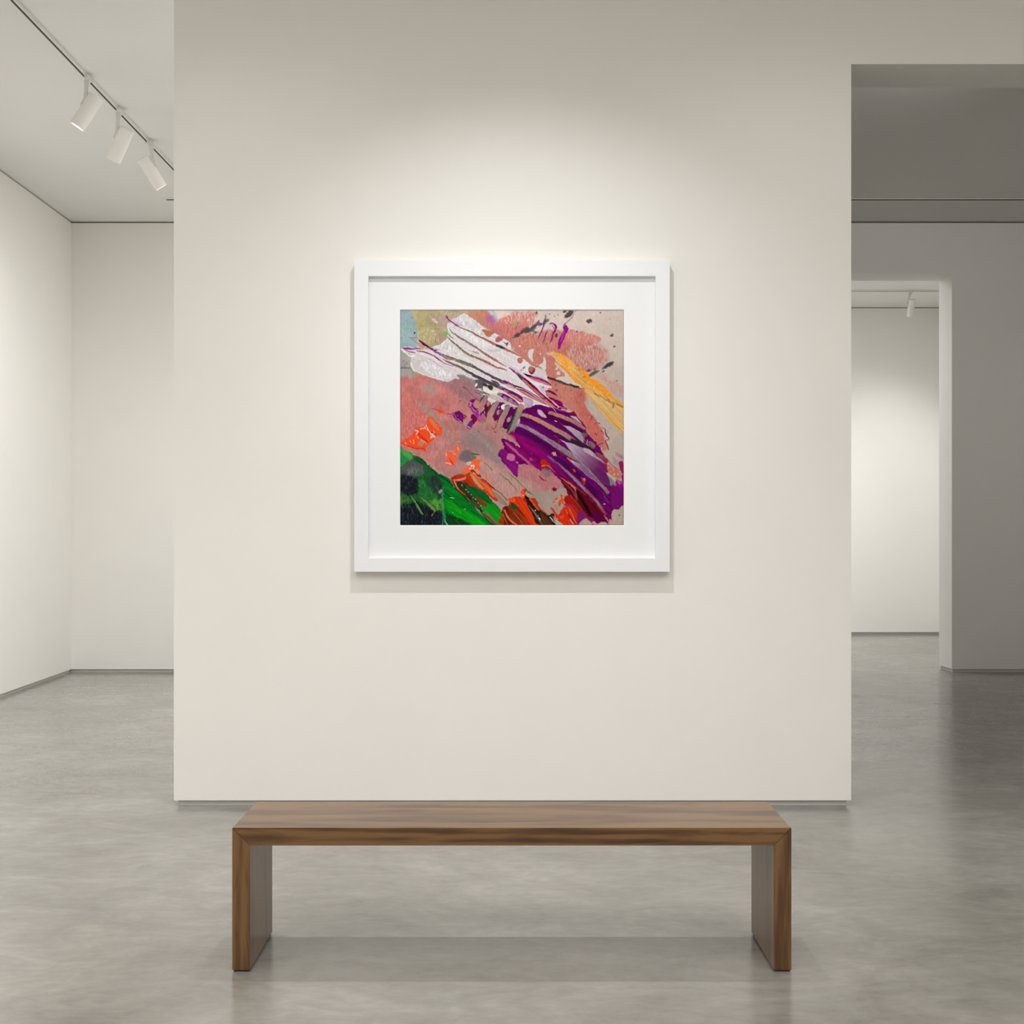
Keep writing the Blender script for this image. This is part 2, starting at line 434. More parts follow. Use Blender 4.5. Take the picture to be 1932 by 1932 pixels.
        for i in range(n):
            ax, ay = p[i]; bx, by = p[(i+1)%n]
            ex, ey = bx-ax, by-ay; l2 = ex*ex+ey*ey+1e-9
            h = np.clip(((x-ax)*ex+(y-ay)*ey)/l2, 0, 1)
            d2 = np.minimum(d2, (x-ax-h*ex)**2+(y-ay-h*ey)**2)
            if ay != by:
                ins ^= ((ay > y) != (by > y)) & (x < ex*(y-ay)/(ey if ey else 1e-9)+ax)
        d = np.sqrt(d2); d = np.where(ins, -d, d)
        comp(sl, np.clip(.5-d/(2*s), 0, 1), col, t, hole, g, a)
    def S(q, pts, col, e=.3, s=.45, a=1.0, t=('f',.03), hole=None, g=None, sm=True):
        """stroke through (x, y, half width)"""
        p = tr(q, pts)
        p = smooth(p, False, 4) if sm and len(p) > 2 else np.array(p, float)
        if g: g = (g[0],)+tr(q, [g[1:3]])[0]+tr(q, [g[3:5]])[0]
        sl = box(p, p[:,2].max()+e*2+s*2+1)
        x = X[sl]+NX[sl]*e*.8+FX[sl]*min(e,.9)*.5; y = Y[sl]+NY[sl]*e*.8+FY[sl]*min(e,.9)*.5
        if x.size == 0: return
        dd = np.full(x.shape, 1e9)
        for (ax, ay, ar), (bx, by, br) in zip(p[:-1], p[1:]):
            ex, ey = bx-ax, by-ay; l2 = ex*ex+ey*ey+1e-9
            h = np.clip(((x-ax)*ex+(y-ay)*ey)/l2, 0, 1)
            dd = np.minimum(dd, np.hypot(x-ax-h*ex, y-ay-h*ey)-(ar+(br-ar)*h))
        comp(sl, np.clip(.5-dd/(2*s), 0, 1), col, t, hole, g, a)
    def dots(q, lst, col, **k):
        for (x, y, rx, ry, an) in lst:
            c, s_ = math.cos(math.radians(an)), math.sin(math.radians(an))
            P(q, [(x+rx*math.cos(u)*c-ry*math.sin(u)*s_, y+rx*math.cos(u)*s_+ry*math.sin(u)*c) for u in np.linspace(0, 2*math.pi, 7)[:-1]], col, **k)
    blk = (62,56,62); wht = (219,214,219); pur = (112,0,98); dpu = (66,0,58); org = (248,84,38); pnk = (192,118,116)
    # ---------------- ground colours
    comp((slice(0,H), slice(0,W)), np.ones((H,W)), (212,197,190), [('c',.02),('f',.02)], None, ((160,145,134), 1040, 600, 1110, 991), 1)
    P('G', [(0,0),(150,0),(160,120),(180,230),(160,330),(130,430),(140,520),(20,540),(0,540)], (153,180,186), e=1.6, s=1.5, t=[('w',.05),('c',.03)])
    P('G', [(0,400),(120,380),(140,520),(150,620),(100,700),(0,720)], (166,162,160), e=3, s=5, t=[('w',.06),('c',.05)])
    P('G', [(145,0),(640,0),(640,100),(520,90),(430,130),(420,230),(400,290),(320,350),(180,350),(170,230),(150,120)], (190,178,132), e=2.4, s=1.5, t=[('w',.05),('c',.05)], g=((184,166,142), 230,100,480,120))
    P('G', [(280,70),(420,60),(430,150),(300,130)], (178,156,150), e=3, s=4, a=.6, t=('w',.08))
    P('G', [(330,230),(440,200),(420,300),(340,340)], (166,140,124), e=2.5, s=4, a=.7, t=('w',.08))
    P('G', [(130,520),(240,560),(330,600),(260,640),(140,620)], (170,152,122), e=2, s=3, a=.9)
    comp((slice(0,int(120*K)), slice(0,int(125*K))), np.clip((weave[:int(120*K),:int(125*K)]-1.05)/.3, 0, 1)*np.clip(1.2-np.abs(weave2[:int(120*K),:int(125*K)]-.5),0,1), (70,68,66), None, None, None, .75)
    # pinks
    P('G', [(0,640),(130,600),(200,570),(300,600),(440,640),(450,590),(520,580),(640,640),(720,760),(900,900),(1010,1000),(1080,1160),(1240,1300),(1400,1400),(1420,1500),(1300,1530),(1200,1640),(1100,1560),(900,1650),(700,1560),(500,1480),(380,1400),(200,1280),(100,1220),(0,1200)], (197,120,118), e=2.5, s=3, t=[('w',.05),('c',.06)], g=((178,136,132), 250,900,900,1350))
    P('G', [(0,740),(120,770),(210,860),(280,960),(240,1080),(100,1180),(0,1190)], (206,112,108), e=4, s=7, t=[('w',.09)], a=.85)
    P('G', [(0,700),(230,840),(420,1050),(560,1250),(520,1420),(300,1320),(140,1240),(20,1180),(0,1100)], (206,164,156), hole=('w',.6,1.2), e=2, s=6, a=.32)
    P('G', [(220,640),(300,640),(330,720),(290,740),(210,690)], (168,146,142), e=3, s=5, a=.8)
    P('G', [(330,600),(520,580),(680,640),(760,740),(700,820),(560,780),(430,700)], (142,112,122), e=3, s=8, a=.6, t=('w',.08))
    P('G', [(180,790),(250,830),(380,970),(520,1150),(640,1290),(590,1290),(460,1140),(330,990),(200,850)], (164,142,132), e=2, s=3, a=.75, t=('w',.1))
    P('G', [(560,1010),(700,1030),(860,1220),(900,1330),(820,1330),(700,1240),(560,1180)], (142,124,130), e=3, s=9, a=.8, t=('f',.06))
    S('G', [(620,1040,10),(740,1150,16),(850,1270,14)], (166,150,140), e=1.5, s=3, a=.6, t=('f',.08), hole=('f',-.3,.8))
    P('G', [(520,1230),(590,1210),(650,1240),(660,1290),(600,1320),(520,1290)], (110,98,106), e=2, s=3, a=.9, t=('f',.08))
    P('G', [(300,1290),(480,1390),(560,1400),(640,1530),(820,1600),(1100,1600),(1180,1560),(1000,1480),(800,1330),(560,1300)], (180,128,128), e=3, s=7, a=.5, t=('w',.06))
    P('G', [(700,1260),(1040,1480),(1150,1600),(900,1640),(760,1500)], (190,146,142), e=3, s=6, a=.8, t=('w',.06))
    P('G', [(1040,1330),(1120,1290),(1240,1330),(1350,1360),(1420,1460),(1400,1540),(1250,1560),(1180,1500),(1080,1420)], (184,116,120), e=2.5, s=4, t=('w',.06))
    P('G', [(1180,1560),(1420,1520),(1460,1600),(1300,1750),(1200,1700),(1100,1600)], (166,148,140), e=2, s=3, t=('c',.03))
    # right-hand pinks, dry brushed over the beige
    P('G', [(690,20),(820,20),(830,80),(950,120),(1100,160),(1000,260),(960,330),(860,250),(720,170),(560,80),(600,30)], (190,118,116), e=3, s=4, t=[('w',.08)], g=((196,140,112), 800,200,620,60))
    P('G', [(770,10),(860,10),(1000,90),(940,140),(830,100)], (226,206,198), e=2.5, s=2)
    P('G', [(790,20),(830,40),(850,110),(820,130),(795,90)], (186,196,200), e=1.2, s=1)
    P('G', [(770,60),(820,90),(830,125),(780,130),(750,100)], (176,100,168), e=1.5, s=3, a=.85)
    P('G', [(850,90),(1140,60),(1150,130),(1100,200),(1000,250),(870,200)], (206,122,116), e=3, s=2, t=[('w',.06)], hole=('w',-.5,1.3))
    P('G', [(950,30),(1130,30),(1150,90),(1000,80)], (206,124,118), e=3, s=2, hole=('w',-.2,1.3))
    P('G', [(950,300),(1050,230),(1200,210),(1400,200),(1460,330),(1400,400),(1280,380),(1180,500),(1100,480),(1000,400)], (192,124,114), e=3, s=4, t=[('w',.09),('v',.05)])
    P('G', [(1420,190),(1560,205),(1705,245),(1700,300),(1560,320),(1400,290)], (206,116,110), e=2, s=1.2, t=('w',.06), hole=('w',-.6,1.3), a=.9)
    P('G', [(1380,300),(1700,320),(1760,380),(1780,450),(1700,500),(1600,550),(1480,520),(1360,400)], (190,110,104), e=3, s=4, hole=('w',-.35,1.7), t=('v',.08), a=.9)
    P('G', [(1640,540),(1880,640),(1910,740),(1860,760),(1760,640)], (204,126,120), e=3, s=4, hole=('w',.1,1.5), a=.75)
    P('G', [(1180,450),(1260,400),(1330,430),(1400,560),(1580,680),(1590,760),(1640,880),(1730,1020),(1760,1130),(1700,1180),(1620,1120),(1500,900),(1300,760),(1250,600)], (194,122,110), e=2, s=2, t=[('w',.06),('v',.04)])
    P('G', [(1490,760),(1580,700),(1620,860),(1740,1050),(1740,1160),(1640,1120),(1560,950)], (190,100,90), e=2, s=5, a=.7, t=[('w',.10)])
    sl = (slice(int(70*K),int(230*K)), slice(int(185*K),int(350*K)))
    comp(sl, np.clip((weave[sl]*.6+weave2[sl]*.6-1.15)/.3, 0, 1)*(((img[sl][...,0]-img[sl][...,2]) > 50)*1.0), (72,52,50), None, None, None, .7)
    # beige wedges
    P(2, [(700,945),(760,980),(860,1090),(1100,1310),(1220,1350),(1180,1380),(1000,1330),(740,1240),(800,1190),(890,1185),(830,1060),(760,1010)], (208,196,188), e=.6, s=.6)
    P('c', [(860,-10),(1120,-10),(1500,520),(1890,960),(1890,1300),(1500,1250),(1330,700),(1180,480)], (188,172,162), e=.8, s=1.2, t=[('c',.03),('f',.03)])
    P('c', [(1200,1250),(1500,1050),(1890,1100),(1890,1560),(1500,1500)], (182,166,156), e=1.2, s=2)
    # black blots
    dots(2, [(955,150,90,45,-40),(1295,270,48,30,-25),(1480,140,14,14,0),(1665,498,32,20,-20),(1715,690,20,16,0),(1610,1000,88,28,-30),(1520,1100,30,14,-20),(745,505,24,28,0),(412,135,18,26,0),(880,318,26,14,-30),(1275,1090,40,16,-25),(1370,1055,24,9,-20),(880,105,34,14,-20),(100,500,52,34,-30),(1380,1085,20,8,20)], blk, e=1.0, s=1.1, t=('f',.12), a=.88)
    S(2, [(150,460,20),(240,430,38),(340,400,40),(400,330,26),(500,320,20),(560,270,28),(620,240,8)], blk, e=1.8, s=1.6, a=.85, t=('f',.12), hole=('f',-.9,.6))
    S(2, [(20,560,8),(80,510,24),(140,500,14)], (84,72,84), e=1.5, s=1.5, a=.8)
    S(2, [(560,170,6),(560,260,10)], blk, e=.6, s=1, a=.8); S(2, [(870,330,5),(990,220,6),(1060,95,3)], blk, e=.8, s=1, a=.5)
    dots(2, [(710,190,8,8,0),(770,165,8,8,0),(630,155,10,8,0),(1745,1255,12,10,0),(400,455,22,20,0),(1680,1700,20,16,0),(1630,240,5,5,0)], blk, e=.4, s=.8, a=.75)
    S(2, [(1270,1190,10),(1340,1150,26),(1400,1110,20),(1460,1090,6)], (76,68,66), e=1, s=1.1, a=.85, t=('f',.12))
    S(2, [(1500,1060,4),(1560,1030,24),(1690,955,10)], blk, e=.8, s=1.2, a=.7)
    dots('d', [(1780,1615,16,16,0)], (60,52,50), e=.2, s=.6); dots('c', [(1520,655,10,10,0)], (90,80,80), e=.2, s=.6)
    # orange-yellow sweep
    P(2, [(650,790),(720,765),(860,830),(1000,930),(1090,1040),(1180,1100),(1250,1130),(1290,1200),(1440,1260),(1600,1410),(1720,1560),(1850,1640),(1850,1720),(1600,1620),(1400,1480),(1220,1400),(1100,1310),(940,1120),(780,960)], (226,160,80), e=1.4, s=.8, t=[('d45',.07),('f',.06)], a=.93)
    P(2, [(1220,1400),(1420,1480),(1650,1620),(1850,1700),(1850,2080),(1640,1930),(1480,1740),(1300,1530)], (214,176,116), e=1.4, s=1.2, t=[('d45',.06),('f',.03)], a=.93)
    P(2, [(730,780),(860,830),(1000,950),(1060,1040),(960,1020),(820,920)], (240,158,56), e=1.6, s=1.5, t=[('f',.08),('v',.05)], a=.9)
    P(2, [(1080,1020),(1130,1030),(1200,1100),(1270,1120),(1290,1200),(1420,1260),(1530,1370),(1700,1560),(1600,1520),(1460,1420),(1300,1290),(1180,1160)], (246,152,36), e=1.8, s=1.2, t=[('f',.08)], a=.9)
    S(2, [(760,955,6),(900,1080,14),(1000,1190,18),(1090,1290,12),(1140,1320,4)], (244,150,50), e=.5, s=.8, a=.95)
    S(2, [(800,990,3),(900,1075,5),(980,1180,4)], (226,110,30), e=.3, s=.5, a=.8)
    S(2, [(1000,1080,10),(1120,1230,12),(1180,1290,5)], (236,190,120), e=.5, s=1, a=.7)
    S(2, [(1260,1460,5),(1400,1640,12),(1560,1810,20),(1700,1950,30),(1850,2100,22)], (228,164,70), e=.6, s=1.2, a=.85, t=('d45',.06))
    S(2, [(1500,1600,5),(1700,1800,10),(1850,1960,16)], (226,166,80), e=.6, s=1.5, a=.7)
    P(2, [(640,790),(700,785),(820,900),(800,960),(720,900)], (222,180,130), e=1, s=1.5, a=.7, t=('v',.1))
    S(2, [(1380,1470,10),(1500,1530,12),(1620,1600,14),(1730,1640,10),(1850,1690,8)], (112,88,58), e=.8, s=1.1, a=.75, t=('f',.15))
    S(2, [(1850,1670,24),(1800,1640,20),(1700,1560,14)], (236,158,40), e=.8, s=1, a=.6)
    S(2, [(1750,1660,6),(1850,1690,8)], (150,90,40), e=.4, s=.7, a=.8)
    S(2, [(1700,1620,14),(1680,1700,12)], (110,98,72), e=.6, s=1.4, a=.8)
    dots(2, [(1110,1040,28,22,20),(1210,1140,34,24,0),(1270,1180,30,26,20)], (250,146,30), e=.8, s=.8)
    dots(2, [(1180,1200,44,20,-25),(1120,1080,18,26,0),(1130,1160,14,16,0)], (112,96,66), e=1.2, s=1.4, a=.75)
    P(2, [(900,900),(1040,980),(1180,1180),(1240,1250),(1160,1270),(1040,1140)], (206,160,96), e=1, s=2.5, a=.8, t=('d45',.1))
    P(2, [(1220,1250),(1360,1330),(1600,1530),(1760,1640),(1600,1600),(1400,1460),(1260,1360)], (210,158,88), e=1, s=2.5, a=.8, t=[('d45',.1),('v',.06)])
    for k in range(60):
        u = rng.uniform(0,1); x = 780+u*1000; y = 850+u*830+rng.uniform(-50,70)
        S(2, [(x,y,3),(x+rng.uniform(30,90),y+rng.uniform(26,80),1)], [(250,170,60),(226,130,30),(190,150,90),(244,196,120)][rng.randint(4)], e=.5, s=.7, a=.5)
    # dark string
    S('b', [(1170,1000,24),(1300,1040,26),(1450,1100,24),(1600,1150,26),(1750,1190,22),(1932,1240,26)], (84,58,46), e=.7, s=.7, t=('f',.3))
    S(2, [(600,1200,14),(900,1300,13),(1200,1400,14)], (40,26,24), e=.9, s=.7, hole=('f',0,.5))
    S(2, [(640,1225,5),(800,1280,4),(1010,1330,5)], (150,100,86), e=.6, s=.5, hole=('f',.2,.4))
    dots('b', [(1370,1330,32,34,0),(1370,1180,14,40,0)], (90,66,62), e=1, s=1.3, a=.7)
    # purple marks over the pink at the upper right
    S(2, [(455,265,10),(440,310,22)], (150,60,140), e=.6, s=.7); S(2, [(545,310,14),(520,390,9),(480,470,9),(445,560,5)], (132,20,118), e=.5, s=.5)
    S(2, [(600,430,5),(560,510,10),(525,630,3)], (132,30,118), e=.5, s=.5); S(2, [(635,320,8),(690,310,12),(740,370,18),(700,470,12),(665,560,10),(635,630,4)], (136,14,120), e=.7, s=.5)
    S(2, [(670,330,5),(700,390,12)], (170,80,160), e=.6, s=.5)
    S(2, [(890,370,34),(905,420,32),(860,510,34),(820,590,44),(800,640,30),(785,710,18)], (146,14,130), e=.8, s=.5)
    S(2, [(880,450,14),(840,540,16),(820,600,14)], (178,62,160), e=.6, s=1, a=.8)
    dots(2, [(1085,443,16,9,0)], (130,20,110), e=.3, s=.5); S(2, [(110,290,4),(70,410,3)], (130,40,110), e=.3, s=.6); S(2, [(380,420,4),(360,500,3)], (110,40,70), e=.3, s=.7)
    S(2, [(160,560,5),(210,520,4),(300,560,4),(170,640,4),(270,650,3)], (240,160,96), e=1.4, s=.5, a=.8); S(2, [(420,620,4),(460,680,5),(400,680,3)], (240,176,120), e=1.2, s=.5, a=.7)
    P(2, [(20,290),(100,260),(110,330),(50,380),(10,350)], (168,166,110), e=2, s=3, a=.6)
    # ---------------- white body
    wt = [('v',.025),('d28',.035)]
    P(1, [(870,370),(890,310),(960,240),(1060,200),(1100,155),(1180,160),(1300,235),(1420,330),(1500,400),(1640,460),(1760,540),(1900,620),(1932,760),(2060,850),(2140,930),(2240,960),(2320,1020),(2400,1080),(2500,1140),(2530,1220),(2590,1370),(2520,1400),(2700,1700),(2700,1800),(2500,1690),(2300,1640),(2130,1580),(1932,1560),(1932,1300),(1700,1200),(1500,1100),(1300,1000),(1180,900),(1020,760),(880,560)], wht, e=.9, s=.5, t=wt)
    P(1, [(640,700),(760,650),(870,565),(960,640),(1100,760),(1300,900),(1500,1010),(1750,1150),(1932,1220),(2100,1400),(2300,1560),(2500,1700),(2700,1850),(2600,1800),(2300,1700),(2140,1660),(1932,1550),(1700,1400),(1500,1280),(1250,1150),(1000,1020),(830,880),(700,780)], wht, e=.9, s=.5, t=wt)
    P(1, [(100,740),(150,700),(300,700),(380,740),(600,740),(720,800),(880,920),(1050,1020),(1250,1130),(1450,1250),(1650,1360),(1800,1450),(1932,1520),(2100,1650),(2000,1680),(1800,1560),(1600,1500),(1450,1500),(1400,1420),(1330,1380),(1380,1260),(1250,1230),(1050,1160),(1070,1230),(930,1200),(890,1285),(700,1230),(420,1140),(300,1080),(260,1000),(270,900),(240,820),(130,780)], (214,209,212), e=.9, s=.5, t=wt)
    P(1, [(300,900),(450,920),(800,1050),(1000,1180),(890,1270),(650,1200),(400,1110),(300,1020)], (206,200,205), e=1, s=1, t=[('v',.03)])
    P(1, [(450,960),(700,1010),(930,1150),(900,1250),(640,1180),(470,1060)], (218,216,222), e=2, s=2, t=[('v',.07)])
    P(1, [(960,250),(1160,190),(1400,340),(1450,430),(1600,620),(1350,560),(1100,380)], (214,212,216), e=1.5, s=2, t=[('v',.07),('w',.03)])
    P(1, [(1000,380),(1200,440),(1500,620),(1560,700),(1380,660),(1100,480)], (224,224,230), e=1.5, s=2, t=[('v',.06)])
    P(1, [(760,660),(880,580),(1000,700),(1060,800),(1000,820),(840,740)], (216,214,216), e=1.5, s=2, t=[('v',.09)])
    for pth in ([(880,300,8),(870,370,10),(900,420,10),(1000,480,5)], [(660,700,3),(760,655,5),(870,570,4)], [(110,745,12),(160,780,8),(250,850,14),(330,840,10)], [(270,960,6),(280,1040,8),(330,1110,5)], [(380,1120,4),(600,1200,4),(800,1250,4)], [(420,810,8),(600,870,6),(750,990,4)], [(620,240,6),(640,230,6),(700,290,6),(680,300,5),(620,250,5)], [(600,430,5),(660,440,4)], [(1100,170,5),(1150,150,5),(1200,170,4)], [(600,860,4),(700,930,4),(860,1010,3)]):
        S(1, pth, (244,240,246), e=.5, s=.5, a=.85)
    # drips and lobes of white at the right
    P(2, [(280,760),(330,735),(370,745),(350,860),(365,950),(300,890),(275,830)], (212,206,206), e=.6, s=.5)
    P(2, [(530,870),(550,870),(575,960),(560,1080),(470,1040),(455,1000),(520,950)], (212,204,204), e=.6, s=.5)
    P(2, [(390,1060),(500,1060),(560,1090),(575,1160),(545,1240),(440,1200),(370,1150)], (208,200,202), e=.5, s=.5)
    P(2, [(700,945),(760,990),(770,1060),(720,1075),(750,1010)], (206,196,196), e=.5, s=.5); P(2, [(770,1100),(810,1130),(800,1160),(750,1150)], (206,196,196), e=.5, s=.5)
    P(2, [(180,900),(215,900),(240,970),(190,1000),(170,950)], (224,216,222), e=.6, s=.5)
    dots(2, [(138,685,16,16,0),(240,762,8,8,0),(480,810,14,10,30),(545,845,6,6,0)], (226,214,214), e=.4, s=.5)
    P(1, [(1440,410),(1520,420),(1640,440),(1650,460),(1590,500),(1580,525),(1520,520),(1480,470)], (180,112,84), e=.6, s=.5, t=('f',.05))
    P(1, [(1680,545),(1720,520),(1760,540),(1800,545),(1780,580),(1710,620),(1665,590)], (176,98,98), e=.6, s=.5, t=('f',.05))
    P(1, [(1795,615),(1840,630),(1880,620),(1860,680),(1830,650)], (84,78,82), e=.5, s=.5)
    P(2, [(100,890),(160,880),(190,930),(150,975),(110,950)], (188,110,106), e=.5, s=.5)
    P(2, [(290,1030),(340,1020),(395,1060),(380,1120),(330,1155),(280,1110)], (176,110,100), e=.4, s=.5); P(2, [(290,1100),(340,1110),(370,1050),(388,1090),(340,1152),(300,1130)], (104,30,60), e=.4, s=.8, a=.8)
    S(2, [(390,1045,7),(440,1020,16),(480,1040,10),(520,1070,4)], (176,128,112), e=.8, s=.6); S(2, [(280,950,5),(360,1000,12),(430,1020,14)], (180,112,106), e=.7, s=.7)
    dots(2, [(163,1080,14,12,0),(205,1045,16,26,40)], (96,80,104), e=.5, s=.8, a=.7); dots(2, [(50,490,2,2,0)], blk)
    S(1, [(1550,740,8),(1650,760,16),(1740,740,8)], (180,178,190), e=1.6, s=1.8, a=.7)
    # ---------------- grooves scraped through the white
    grv = [
      (1, [(900,400,10),(960,460,14),(1100,560,18),(1300,680,20),(1480,800,22),(1640,900,24),(1750,970,16),(1850,1020,5)], (134,118,92), (176,108,100), 1100,560,1700,920),
      (1, [(830,470,8),(900,560,14),(1050,690,20),(1200,810,22),(1350,880,22),(1500,940,24),(1700,1040,22),(1850,1080,10)], (128,124,92), (172,104,98), 1200,700,1600,980),
      (1, [(980,330,5),(1150,400,14),(1300,470,18),(1450,550,20),(1650,650,26),(1800,720,24),(1932,780,20),(2060,850,12)], (150,112,104), (180,104,98), 1100,400,1900,760),
      (1, [(700,780,10),(850,850,26),(1000,910,30),(1200,980,34),(1350,1050,26),(1500,1130,22),(1650,1210,26),(1850,1310,30),(2000,1380,28),(2150,1450,22)], (130,124,96), (88,70,80), 1000,900,1500,1130),
      (1, [(800,900,10),(950,980,22),(1100,1040,24),(1300,1160,28),(1500,1260,34),(1700,1350,36),(1900,1440,34),(2050,1520,26),(2130,1590,14)], (150,108,94), (72,66,80), 850,900,1300,1150),
    ]
    for q, pts, c1, c2, x0, y0, x1, y1 in grv:
        S(q, [(x, y-3, r*.8+6) for x, y, r in pts], (236,232,240), e=.4, s=.6, a=.55)
        pts = [(x, y, r*.78) for x, y, r in pts]
        S(q, pts, c1, e=.5, s=.55, t=[('f',.16),('v',.06)], g=(c2, x0, y0, x1, y1))
        S(q, [(x, y-r*.55, max(2,r*.3)) for x, y, r in pts[1:]], (70,60,62), e=.5, s=.7, a=.35)
    S(1, [(1690,665,12),(1760,700,22),(1810,720,10)], (62,58,66), e=.6, s=.6)
    S(1, [(1280,770,5),(1350,790,16),(1400,820,4)], (140,142,110), e=.6, s=.9, a=.8)
    # lower white edge: dark slots and cream
    P('a', [(170,390),(240,370),(360,390),(470,440),(600,500),(700,560),(640,680),(560,660),(430,560),(250,480)], (144,124,128), e=.8, s=1.2, t=('w',.08), a=.9)
    P('a', [(640,520),(760,500),(900,570),(960,640),(940,690),(870,680),(830,780),(700,740),(620,700),(660,620)], (98,88,96), e=.8, s=.8, t=('f',.12))
    P('a', [(640,620),(700,590),(690,650),(640,700)], (236,226,214), e=.4, s=.5); P('a', [(860,670),(960,710),(1060,790),(1180,760),(1330,830),(1250,860),(1000,840),(850,770)], (232,226,214), e=.5, s=.6)
    P('a', [(870,590),(960,630),(965,670),(900,670),(830,620)], (58,54,62), e=.4, s=.5); P('a', [(980,640),(1060,650),(1100,690),(1080,770),(1020,760),(970,700)], (50,48,56), e=.4, s=.5)
    S('a', [(860,690,6),(960,730,12),(1020,780,8)], (226,208,160), e=.4, s=.6); S('a', [(1085,770,9),(1130,760,6),(1160,740,3)], (176,200,96), e=.4, s=.5); S('a', [(1150,760,6),(1240,790,4),(1300,820,9)], (240,160,110), e=.6, s=.5)
    S('a', [(640,740,8),(740,800,14),(830,870,18)], (116,108,116), e=.6, s=.6); S('a', [(790,800,6),(900,850,20),(1030,900,6)], (86,84,90), e=.4, s=.5)
    S('a', [(630,790,7),(720,850,10),(800,890,5)], (150,40,120), e=.5, s=.5); S('a', [(730,740,16),(800,750,12)], (222,218,220), e=.6, s=.6)
    S('a', [(1070,520,18),(1150,560,34),(1230,610,34),(1270,640,16)], (84,72,82), e=.4, s=.5, t=('f',.1)); S('a', [(1180,590,8),(1230,620,12)], (170,140,152), e=.5, s=1, a=.6)
    S('a', [(1040,880,4),(1170,920,6),(1280,970,6),(1400,1030,4)], (150,140,172), e=.3, s=.6, a=.8)
    # ---------------- purple slots in the white (frame b) and the lower ones
    def slot(q, pts, c_up, c_lo, up=.45):
        S(q, [(x, y, r+9) for x, y, r in pts], (232,218,232), e=.3, s=.6, a=.7)
        S(q, pts, c_up, e=.35, s=.5, t=('d28',.10))
        S(q, [(x, y+r*.45, r*.5) for x, y, r in pts[1:]], c_lo, e=.4, s=.7, t=('f',.08))
    slot('b', [(500,890,8),(620,950,30),(780,1010,44),(950,1070,52),(1100,1130,48),(1220,1190,24)], (96,0,78), (206,124,110))
    S('b', [(700,960,14),(850,1000,30),(1000,1040,24),(1180,1120,10)], (160,60,150), e=.3, s=1.5, a=.75); S('b', [(520,895,8),(620,940,22),(720,970,14)], (34,0,30), e=.3, s=.6)
    slot('b', [(150,740,8),(300,850,26),(450,980,40),(560,1080,52),(700,1200,58),(850,1330,62),(1000,1460,66),(1150,1610,70),(1300,1740,66),(1450,1850,52)], (100,0,66), (186,112,104))
    S('b', [(160,740,10),(330,860,16),(480,980,16)], (120,70,140), e=.5, s=.7, a=.9); S('b', [(380,930,18),(450,1000,26),(480,1040,12)], (60,56,58), e=.5, s=.7)
    S('b', [(680,1140,20),(740,1190,16),(820,1230,12)], (40,36,30), e=.4, s=.7); S('b', [(760,1220,30),(900,1320,34),(1050,1450,34),(1200,1580,32),(1350,1720,26),(1500,1800,16)], (122,0,64), e=.4, s=.8)
    S('b', [(1030,1520,10),(1090,1550,22)], (80,50,60), e=.5, s=1); S('b', [(1180,1640,10),(1300,1740,12)], (226,110,80), e=.4, s=.8)
    slot('b', [(0,1090,24),(120,1140,30),(260,1210,34),(420,1290,56),(600,1390,66),(780,1490,62),(950,1590,48),(1100,1690,26),(1200,1740,8)], (92,0,84), (206,128,108))
    S('b', [(0,1070,10),(150,1130,12),(230,1170,10)], (146,70,150), e=.8, s=.6, hole=('f',-.2,.5)); S('b', [(290,1220,14),(400,1280,22)], (26,84,38), e=.4, s=.6); S('b', [(330,1210,10),(450,1270,14)], (30,30,30), e=.4, s=.6)
    S('b', [(500,1310,12),(700,1400,16),(900,1500,10)], (140,60,130), e=.4, s=1.2, a=.7); S('b', [(450,1300,20),(560,1340,18)], (90,0,40), e=.4, s=.8)
    slot('a', [(1280,700,22),(1400,760,38),(1550,840,56),(1700,930,70),(1820,1010,74),(1860,1050,44)], (110,20,96), (186,120,118))
    S('a', [(1230,680,18),(1330,720,20)], (120,96,104), e=.5, s=.6); S('a', [(1500,840,10),(1600,860,14),(1700,890,8)], (60,20,60), e=.5, s=.8)
    slot('a', [(1250,870,32),(1400,930,60),(1530,1010,66),(1640,1080,60),(1740,1150,36)], (120,10,104), (150,110,128))
    P('a', [(1230,850),(1310,850),(1350,880),(1320,940),(1240,900)], (152,118,146), e=.4, s=.6); S('a', [(1360,880,7),(1340,940,5)], (40,30,50), e=.3, s=.4)
    dots('a', [(1430,990,44,54,-15),(1560,1040,56,60,-30)], (160,124,150), e=.7, s=.8); dots('a', [(1690,1120,34,24,30)], (170,80,150), e=1.2, s=1, a=.8)
    S('a', [(1500,1010,7),(1470,1060,6)], (80,0,70), e=.3, s=.5)
    # narrow white ridges of the right fan
    for pth in ([(0,1180,10),(120,1200,14),(300,1290,10),(450,1420,12),(600,1510,10),(760,1590,10),(1000,1680,8),(1160,1730,12),(1300,1830,8),(1400,1932,5)], [(640,1030,14),(800,1160,22),(950,1340,20),(1100,1470,14),(1250,1600,10),(1400,1740,10),(1600,1800,6),(1650,1840,4)], [(480,870,8),(620,1000,10),(700,1090,12)]):
        S('b', pth, (230,208,224), e=.35, s=.5)
    S('b', [(330,1250,12),(600,1340,8),(850,1500,10),(1050,1620,8),(1160,1700,6)], (226,204,222), e=.3, s=.5)
    S('b', [(0,590,4),(200,710,4),(450,870,4)], (186,120,190), e=.3, s=.5); S('b', [(60,640,12),(300,810,14),(480,930,16),(620,1030,10)], (220,190,226), e=.5, s=1.2, a=.7); S('b', [(380,880,6),(470,940,8)], (170,80,180), e=.5, s=.7)
    P('b', [(920,1200),(1000,1220),(1130,1260),(1100,1330),(1090,1400),(980,1330)], (204,184,208), e=.5, s=.8); dots('b', [(1030,1250,16,22,0)], (130,30,100), e=.5, s=.6)
